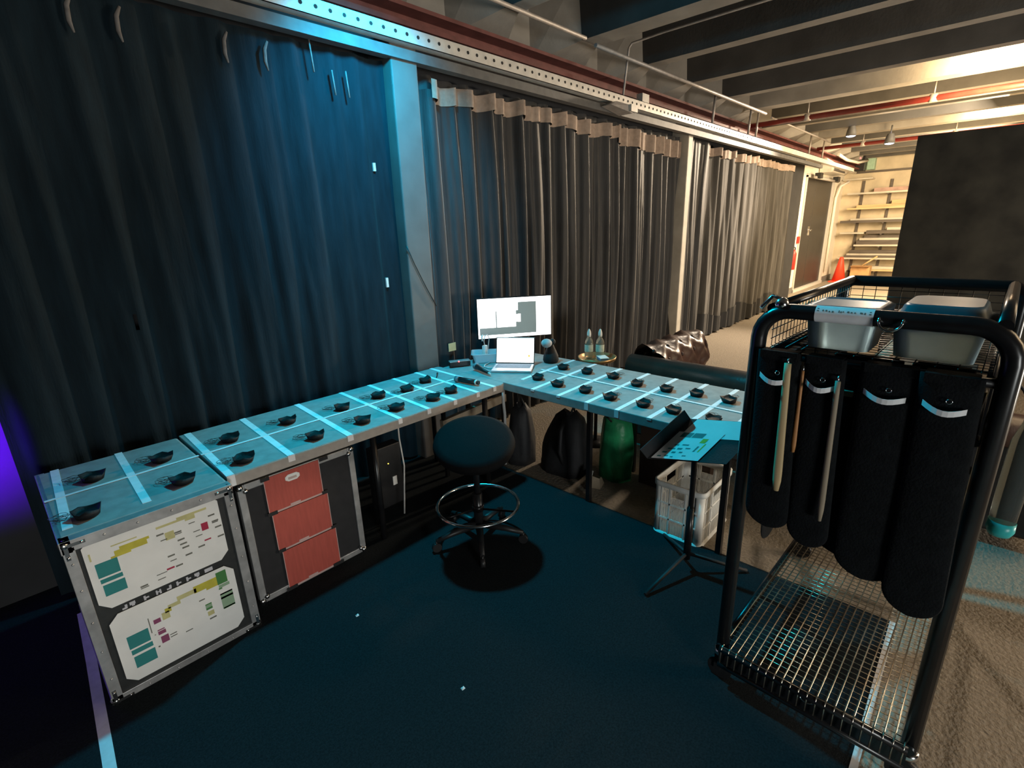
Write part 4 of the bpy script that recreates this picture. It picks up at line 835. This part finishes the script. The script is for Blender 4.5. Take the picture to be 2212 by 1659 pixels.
# tubs in the top basket
def tub_lid(label, p, hw_, hd_, h_, group, bowed):
    t = tthing('storage_tub', label, 'tub', p, group)
    b = MB(); loft(b, [tubring(hd_ * .86, hw_ * .86, 0, 5, .03), tubring(hd_ * .97, hw_ * .97, h_, 5, .03), tubring(hd_, hw_, h_, 5, .03), tubring(hd_, hw_, h_ + .006, 5, .03)]); b.build('body', m_frost, t)
    b = MB()
    if bowed: loft(b, [tubring(hd_ + .008, hw_ + .008, h_ + .006, 5, .035), tubring(hd_ + .010, hw_ + .010, h_ + .016, 5, .035), tubring(hd_ * .93, hw_ * .93, h_ + .022, 5, .035), tubring(hd_ * .84, hw_ * .84, h_ + .052, 5, .04), tubring(hd_ * .78, hw_ * .78, h_ + .058, 5, .04)])
    else: loft(b, [tubring(hd_ + .008, hw_ + .008, h_ + .006, 5, .03), tubring(hd_ + .010, hw_ + .010, h_ + .02, 5, .03), tubring(hd_ * .93, hw_ * .93, h_ + .03, 5, .03), tubring(hd_ * .88, hw_ * .88, h_ + .026, 5, .03)])
    b.build('lid', m_frost, t)
    b = MB(); b.tube(tubring(hd_ + .006, hw_ + .006, h_ + .003, 5, .03), .004, 6, closed=True); b.build('lid_rim', m_frost, t)
tub_lid('clear lidded tub in the trolley basket behind the white label', (0.150, 0.377, 1.334), 0.092, 0.11, 0.10, 'tubs on the trolley', False)
tub_lid('larger frosted tub with domed lid at the trolley basket right', (0.18, 0.155, 1.334), 0.100, 0.14, 0.088, 'tubs on the trolley', True)

# black sleeves hanging from the cross bar
def sleeve(label, y, wd_, zb, tape, dx=-0.03, th=0.016, rz=0.0, top=1.315):
    t = tthing('hanging_sleeve', label, 'sleeve', (dx, y, top), 'sleeves hanging on the trolley', rz)
    rings = []
    Ln = 1.315 - zb
    for v in [0, .05, .1, .2, .3, .4, .5, .6, .7, .8, .88, .90, .92, .94, .955, .97, .98, .99, .996, 1.0]:
        s_ = 1.0
        if v > 0.90: s_ = math.sqrt(max(0.01, 1 - ((v - 0.90) / 0.10) ** 2))
        w2 = wd_ / 2 * (1 + 0.12 * v) * s_; tt = th * (0.45 + 0.55 * math.sin(PI * min(1, v * 1.1 + 0.12))) * max(s_, .3)
        rings.append([Vector((tt * math.cos(2 * PI * k_ / 16), w2 * math.copysign(abs(math.sin(2 * PI * k_ / 16)) ** 0.7, math.sin(2 * PI * k_ / 16)) - 0.025 * v, 0.012 - Ln * v)) for k_ in range(16)])
    b = MB(); loft(b, rings); b.build('sleeve_body', m_sheath, t)
    MB().box((-0.012, -wd_ * 0.42, -0.01), (-dx + 0.0 if dx < 0 and not rz else 0.012, wd_ * 0.42, 0.014)).build('top_fold', m_sheath, t)
    if tape:
        pts = [Vector((-0.018 - 0.020 * math.sin(PI * i / 8), wd_ * 0.36 - wd_ * 0.70 * i / 8, -0.062 - 0.012 * math.sin(PI * i / 8) - 0.008 * i / 8)) for i in range(9)]
        b = MB()
        for a, c_ in zip(pts, pts[1:]):
            n_ = Vector((-0.001, 0, 0)); hz = Vector((0, 0, 0.0075))
            b.hexa([a - hz, c_ - hz, c_ - hz - n_ * 1.2, a - hz - n_ * 1.2, a + hz, c_ + hz, c_ + hz - n_ * 1.2, a + hz - n_ * 1.2])
        b.build('tape_label', m_tape, t)
        for yy in (-wd_ * 0.05,): MB().tube(arc((-0.02, yy, -0.05), 0.006, 0, 2 * PI * 11 / 12, 12, (0, 1, 0), (0, 0, 1)), 0.0012, 5, closed=True).build('eyelet', m_chrome, t)
sleeve('black hanging sleeve with taped label, leftmost on the trolley', 0.500, 0.122, 0.72, True)
sleeve('black hanging sleeve with taped label, second from the trolley left post', 0.378, 0.106, 0.70, True)
sleeve('black hanging sleeve with half cyan taped label, third from left', 0.225, 0.135, 0.66, True)
sleeve('black hanging sleeve with taped label, rightmost on the trolley', 0.100, 0.125, 0.61, True, -0.045)
sleeve('plain black sleeve hanging behind the second and third labelled sleeves', 0.290, 0.165, 0.66, False, dx=0.05)
sleeve('plain black sleeve hanging behind the rightmost labelled sleeve', 0.125, 0.13, 0.60, False, dx=0.05)
for nm_, xx in (('first', 0.14), ('second', 0.32), ('third', 0.50), ('fourth', 0.68), ('fifth', 0.86)):
    sleeve('plain black sleeve on the trolley left side rail, %s from the handle' % nm_, Wd - 0.06, 0.165, 0.60 if nm_ != 'third' else 0.56, False, dx=xx, rz=PI / 2, top=1.285)
# wooden paddles between them
def paddle(label, y, x, ztop, zbot, w0, w1, m_, lean=0.0, blade=False):
    t = tthing('wooden_paddle', label, 'paddle', (x, y, zbot), 'wooden paddles on the trolley'); H_ = ztop - zbot
    def wat(v):
        if blade: return w0 if v > 0.5 else w0 + (w1 - w0) * (1 - v / 0.5) ** 0.8
        return w1 + (w0 - w1) * v
    rings = []
    for j in range(13):
        v = j / 12; ww = wat(v) / 2
        if j == 0: ww *= 0.55
        if j == 1 and not blade: ww *= 0.92
        rings.append([Vector((0.006 * math.cos(2 * PI * k_ / 12), ww * math.sin(2 * PI * k_ / 12) + lean * v, H_ * v)) for k_ in range(12)])
    b = MB(); loft(b, rings); b.build('shaft', m_, t)
    MB().tube([(0, lean, H_ - 0.01), (0.0, lean, H_ + 0.012), (0.035 if x < 0 else -0.02, lean, H_ + 0.014)], 0.003, 6).build('hook', m_chrome, t)
paddle('long pale wooden paddle hanging right of the leftmost labelled sleeve', 0.452, -0.055, 1.30, 0.885, 0.020, 0.028, m_wood, 0.015)
paddle('short orange wooden handle beside the long pale paddle', 0.425, -0.035, 1.28, 1.02, 0.008, 0.016, m_orangewood, 0.004)
paddle('thin grey wooden paddle hanging right of the second labelled sleeve', 0.322, -0.055, 1.27, 0.83, 0.014, 0.018, m_greywood, 0.012)
paddle('grey wooden slat hanging right of the third labelled sleeve', 0.062, 0.02, 1.17, 0.76, 0.010, 0.035, m_greywood, 0.01)
paddle('broad pale wooden paddle hanging at the trolley right post', 0.070, 0.10, 1.26, 0.84, 0.018, 0.062, m_wood, -0.03, True)
# things lying lower in the trolley
t = tthing('wooden_board', 'grey wooden board lying diagonally inside the trolley', 'board', (0.45, 0.33, 1.205)); MB().box((-0.42, -0.022, 0), (0.45, 0.022, 0.018)).build('board', m_greywood, t, bevel=0.002)
t = tthing('cardboard_sheet', 'brown cardboard panel lying inside the trolley under the larger tub', 'cardboard', (0.45, 0.17, 1.16)); MB().box((-0.36, -0.10, 0), (0.30, 0.12, 0.035)).build('panel', m_browncab, t, bevel=0.003)
for y in (0.03, Wd - 0.03): MB().tube([(0, y, 1.15), (L, y, 1.15)], 0.010, 8).build('tray_rail', m_blackmetal, TR)
MB().box((0.05, Wd - 0.028, 1.15), (0.98, Wd - 0.022, 1.30)).build('tray_side', m_blackmetal, TR); MB().box((0.05, 0.022, 1.15), (0.98, 0.028, 1.30)).build('tray_side', m_blackmetal, TR)
for x in (0.12, 0.5, 0.85): MB().tube([(x, 0.03, 1.145), (x, Wd - 0.03, 1.145)], 0.008, 8).build('tray_bar', m_blackmetal, TR)
t = tthing('clear_bottle', 'clear bottle with teal base hanging on the trolley right side', 'bottle', (0.30, -0.072, 0.78))
MB().lathe([(0.030, 0.04), (0.032, 0.12), (0.030, 0.30), (0.016, 0.36), (0.012, 0.40)], (0, 0, 0), 16).build('body', m_bottle, t); MB().lathe([(0.001, 0.0), (0.026, 0.004), (0.033, 0.02), (0.032, 0.05)], (0, 0, 0), 16).build('base_cap', m_tealplast, t); MB().tube([(0, 0, 0.39), (0, 0.03, 0.45), (0, 0.095, 0.53)], 0.004, 6).build('cord', m_black, t)
t = tthing('black_box', 'small black box with pale buckles standing in the trolley right side', 'box', (0.30, 0.03, 0.80)); MB().box((0, -0.06, 0), (0.10, 0.03, 0.24)).build('body', m_vinyl, t, bevel=0.006)
for z in (0.03, 0.08, 0.15): MB().box((-0.006, -0.05, z), (0.0, -0.01, z + 0.025)).build('buckle', m_micgrey, t)

# ------------------------------------------------------------------ far end of the room
t = thing('scenery_flat', 'tall mottled black scenery flat at far right beyond the trolley', 'scenery flat', (8.0, -1.3, 0))
MB().box((0, -3.0, 0.02), (0.03, 2.20, 2.62)).build('panel', m_flat, t)
b = MB()
for y in (-2.9, -0.4, 2.16): b.box((0.03, y - 0.04, 0.0), (0.08, y, 2.62))
b.box((0.03, -3.0, 2.56), (0.08, 2.2, 2.62)); b.box((0.03, -3.0, 0), (0.08, 2.2, 0.06)); b.build('frame', m_greywood, t)
# timber racks on the far wall
for i, y in enumerate((3.05, 2.40, 1.75, 1.10)):
    t = thing('rack_upright', '%s dark rack upright with arms on the far wall' % ('leftmost', 'second', 'third', 'rightmost')[i], 'rack', (17.95, y, 0), 0, 'rack uprights on the far wall')
    MB().box((-0.05, -0.03, 0.0), (0.0, 0.03, 2.75)).build('upright', m_darklen, t)
    for z in (0.30, 0.62, 0.98, 1.32, 1.62, 1.98, 2.38): MB().box((-0.40, -0.02, z - 0.03), (-0.05, 0.02, z)).build('arm', m_darklen, t)
LAY = [
 (2.38, 'topmost', [(3.35, 0.4, 0.34, .05, m_palelen), (2.75, 1.9, 0.2, .10, m_pinklen), (1.85, 0.2, 0.25, .12, m_pinklen)]),
 (1.98, 'second', [(3.30, 0.3, 0.34, .05, m_timber), (3.1, 1.4, 0.22, .07, m_timber), (2.3, 0.4, 0.2, .10, m_timber)]),
 (1.62, 'third', [(3.42, 0.5, 0.34, .06, m_darklen), (3.2, 1.0, 0.20, .05, m_palelen)]),
 (1.32, 'fourth', [(3.38, 2.8, 0.34, .05, m_palelen), (2.75, 0.6, 0.32, .08, m_darklen), (2.3, 0.9, 0.2, .07, m_palelen)]),
 (0.98, 'fifth', [(3.0, 1.3, 0.34, .05, m_palelen), (2.95, 0.9, 0.32, .10, m_darklen), (2.9, 1.2, 0.22, .06, m_palelen), (2.8, 1.4, 0.2, .07, m_darklen)]),
 (0.62, 'sixth', [(3.35, 0.6, 0.34, .05, m_palelen), (3.2, 1.2, 0.30, .05, m_darklen), (3.15, 1.1, 0.26, .05, m_palelen), (3.1, 1.3, 0.2, .08, m_darklen)]),
 (0.30, 'lowest', [(3.0, 0.5, 0.34, .05, m_timber), (2.7, 0.7, 0.25, .08, m_palelen)])]
for z, nm, ls in LAY:
    zz = z; used = {}
    for jj, (ya, yb, dp, h_, m_) in enumerate(ls):
        h_ = h_ * (1.15 if m_ is m_darklen else 1.0)
        kind = {'rack_timber': 'timber', 'pink_grey_length': 'pink grey board', 'pale_steel_length': 'pale steel', 'dark_steel_length': 'dark steel'}[m_.name]
        side_by_side = jj > 0 and ya <= ls[jj - 1][1] + 0.01
        if side_by_side: zz -= ls[jj - 1][3] * (1.15 if ls[jj - 1][4] is m_darklen else 1.0)
        o = MB().box((17.90 - dp, yb, zz), (17.90, ya, zz + h_ - 0.003)).build('stored_length', m_)
        pos = ('bottom', 'second', 'third', 'topmost')[jj]
        tag(o, 'long %s length, %s piece on the %s rack level of the far wall' % (kind, pos, nm), 'stored length', 'lengths stored on the far wall rack')
        zz += h_
single(MB().box((17.55, 2.8, 2.77), (17.95, 3.5, 2.80)), 'wall_shelf', m_palelen, 'narrow pale shelf high on the far wall by the corner', 'shelf')
single(MB().box((17.88, 0.3, 2.95), (17.95, 3.3, 3.0)), 'cable_tray', m_darklen, 'grey cable tray high on the far wall above the racks', 'cable tray')
# door wall things
t = thing('fire_extinguisher', 'red fire extinguisher on the white wall just past the right curtain', 'extinguisher', (13.35, 3.46, 0.62))
MB().lathe([(0.075, 0), (0.08, 0.02), (0.08, 0.36), (0.05, 0.44), (0.02, 0.46)], (0, 0, 0), 18).build('cylinder', m_extred, t); MB().tube([(0, 0, 0.46), (0.0, 0, 0.52), (0.07, -0.02, 0.50), (0.09, -0.03, 0.2)], 0.014, 6).build('hose', m_black, t); MB().box((-0.05, 0.0, 0.50), (0.06, 0.03, 0.53)).build('lever', m_extred, t)
single(MB().box((13.22, 3.535, 0.42), (13.34, 3.55, 0.62)), 'wall_sign', m_extred, 'small red sign low on the white wall below the extinguisher', 'sign')
t = thing('notice_frame', 'framed white notice on the white wall left of the doors', 'notice', (13.30, 3.545, 1.48)); MB().box((-0.11, -0.012, 0), (0.11, 0.005, 0.40)).build('frame', m_frame, t); MB().box((-0.095, -0.016, 0.015), (0.095, -0.012, 0.385)).build('paper', m_paper, t); MB().box((-0.07, -0.018, 0.06), (0.07, -0.016, 0.16)).build('text_block', m_skirt, t)
single(MB().box((13.86, 3.50, 1.20), (13.96, 3.55, 1.36)), 'call_point', m_extred, 'red call point on the white wall beside the doors', 'call point', bevel=0.006)
single(MB().box((13.62, 3.51, 1.0), (13.78, 3.55, 1.14)), 'switch_box', m_cap, 'white switch box on the wall left of the doors', 'switch')
t = thing('air_handler', 'white air conditioning unit in the pipework above the doors', 'air unit', (15.7, 3.36, 2.84)); MB().box((-0.7, -0.12, 0), (0.7, 0.18, 0.22)).build('casing', m_cap, t, bevel=0.03); MB().box((-0.6, -0.125, 0.03), (0.6, -0.12, 0.10)).build('vent', m_skirt, t); MB().tube([(0.72, 0.0, 0.1), (1.2, 0.0, 0.1)], 0.08, 14).build('duct', m_cap, t)
pp = [([(13.0, 3.5, 0.6), (13.0, 3.5, 2.6), (13.1, 3.46, 2.86), (13.5, 3.46, 2.92)], 'white vertical pipe rising left of the notice'), ([(13.3, 3.04, 2.98), (14.3, 3.04, 2.93), (14.9, 3.04, 2.88), (16.5, 3.04, 2.88)], 'white bent pipe over the doors, lower run'), ([(14.5, 3.06, 3.17), (15.0, 2.98, 3.08), (16.2, 2.96, 3.10), (17.0, 2.9, 3.2)], 'white bent pipe over the doors, upper run'), ([(17.0, 3.5, 0.3), (17.0, 3.5, 2.3), (17.1, 3.45, 2.6), (17.3, 3.3, 2.72)], 'white vertical pipe right of the doors')]
for ps, lab in pp: single(MB().tube(ps, 0.035, 8), 'service_pipe', m_cap, lab, 'pipe')
t = thing('door_gear', 'grey door gear rail with black boxes over the doors', 'door gear', (15.2, 3.40, 2.69)); MB().tube([(-1.0, 0, 0), (1.3, 0, 0)], 0.03, 10).build('rail', m_pipe, t)
for x in (-0.85, 0.95): MB().box((x - 0.12, -0.09, -0.02), (x + 0.12, 0.03, 0.10)).build('gear_box', m_black, t)
t = thing('loudspeaker', 'black box with red light hung in the far corner', 'speaker', (17.5, 3.12, 2.98)); MB().box((-0.12, -0.11, 0), (0.12, 0.11, 0.40)).build('cabinet', m_black, t, bevel=0.008); MB().sphere((-0.13, 0.02, 0.33), 0.03, 10, 6).build('indicator', m_led, t)
single(MB().box((17.72, 2.84, 3.02), (17.95, 3.02, 3.32)), 'control_box', m_greenbox, 'pale green box on the far wall beside the black box', 'box', bevel=0.01)
t = thing('traffic_cone', 'orange red traffic cone standing in the far corner', 'cone', (17.2, 3.17, 0)); MB().lathe([(0.17, 0.03), (0.05, 0.68), (0.035, 0.70), (0.02, 0.70)], (0, 0, 0), 24).build('cone_body', m_cone, t); MB().box((-0.22, -0.22, 0), (0.22, 0.22, 0.035)).build('base', m_cone, t, bevel=0.02)
t = thing('cardboard_box', 'open cardboard box behind the traffic cone', 'box', (17.35, 2.66, 0)); MB().box((-0.16, -0.2, 0), (0.16, 0.25, 0.46)).build('carton', m_card, t); MB().box((-0.30, -0.2, 0.455), (-0.15, 0.25, 0.462)).build('flap', m_card, t)
single(MB().tube([(17.35, 2.75, 0.40), (17.3, 2.35, 0.72)], 0.022, 8), 'wooden_stick', m_wood, 'pale stick poking out of the cardboard box', 'stick')
single(MB().box((12.0, 2.55, 0.0), (12.6, 2.75, 0.02)).box((12.1, 2.6, 0.02), (12.4, 2.72, 0.06)), 'dust_pan', m_black, 'small black object on the floor below the doors', 'object')
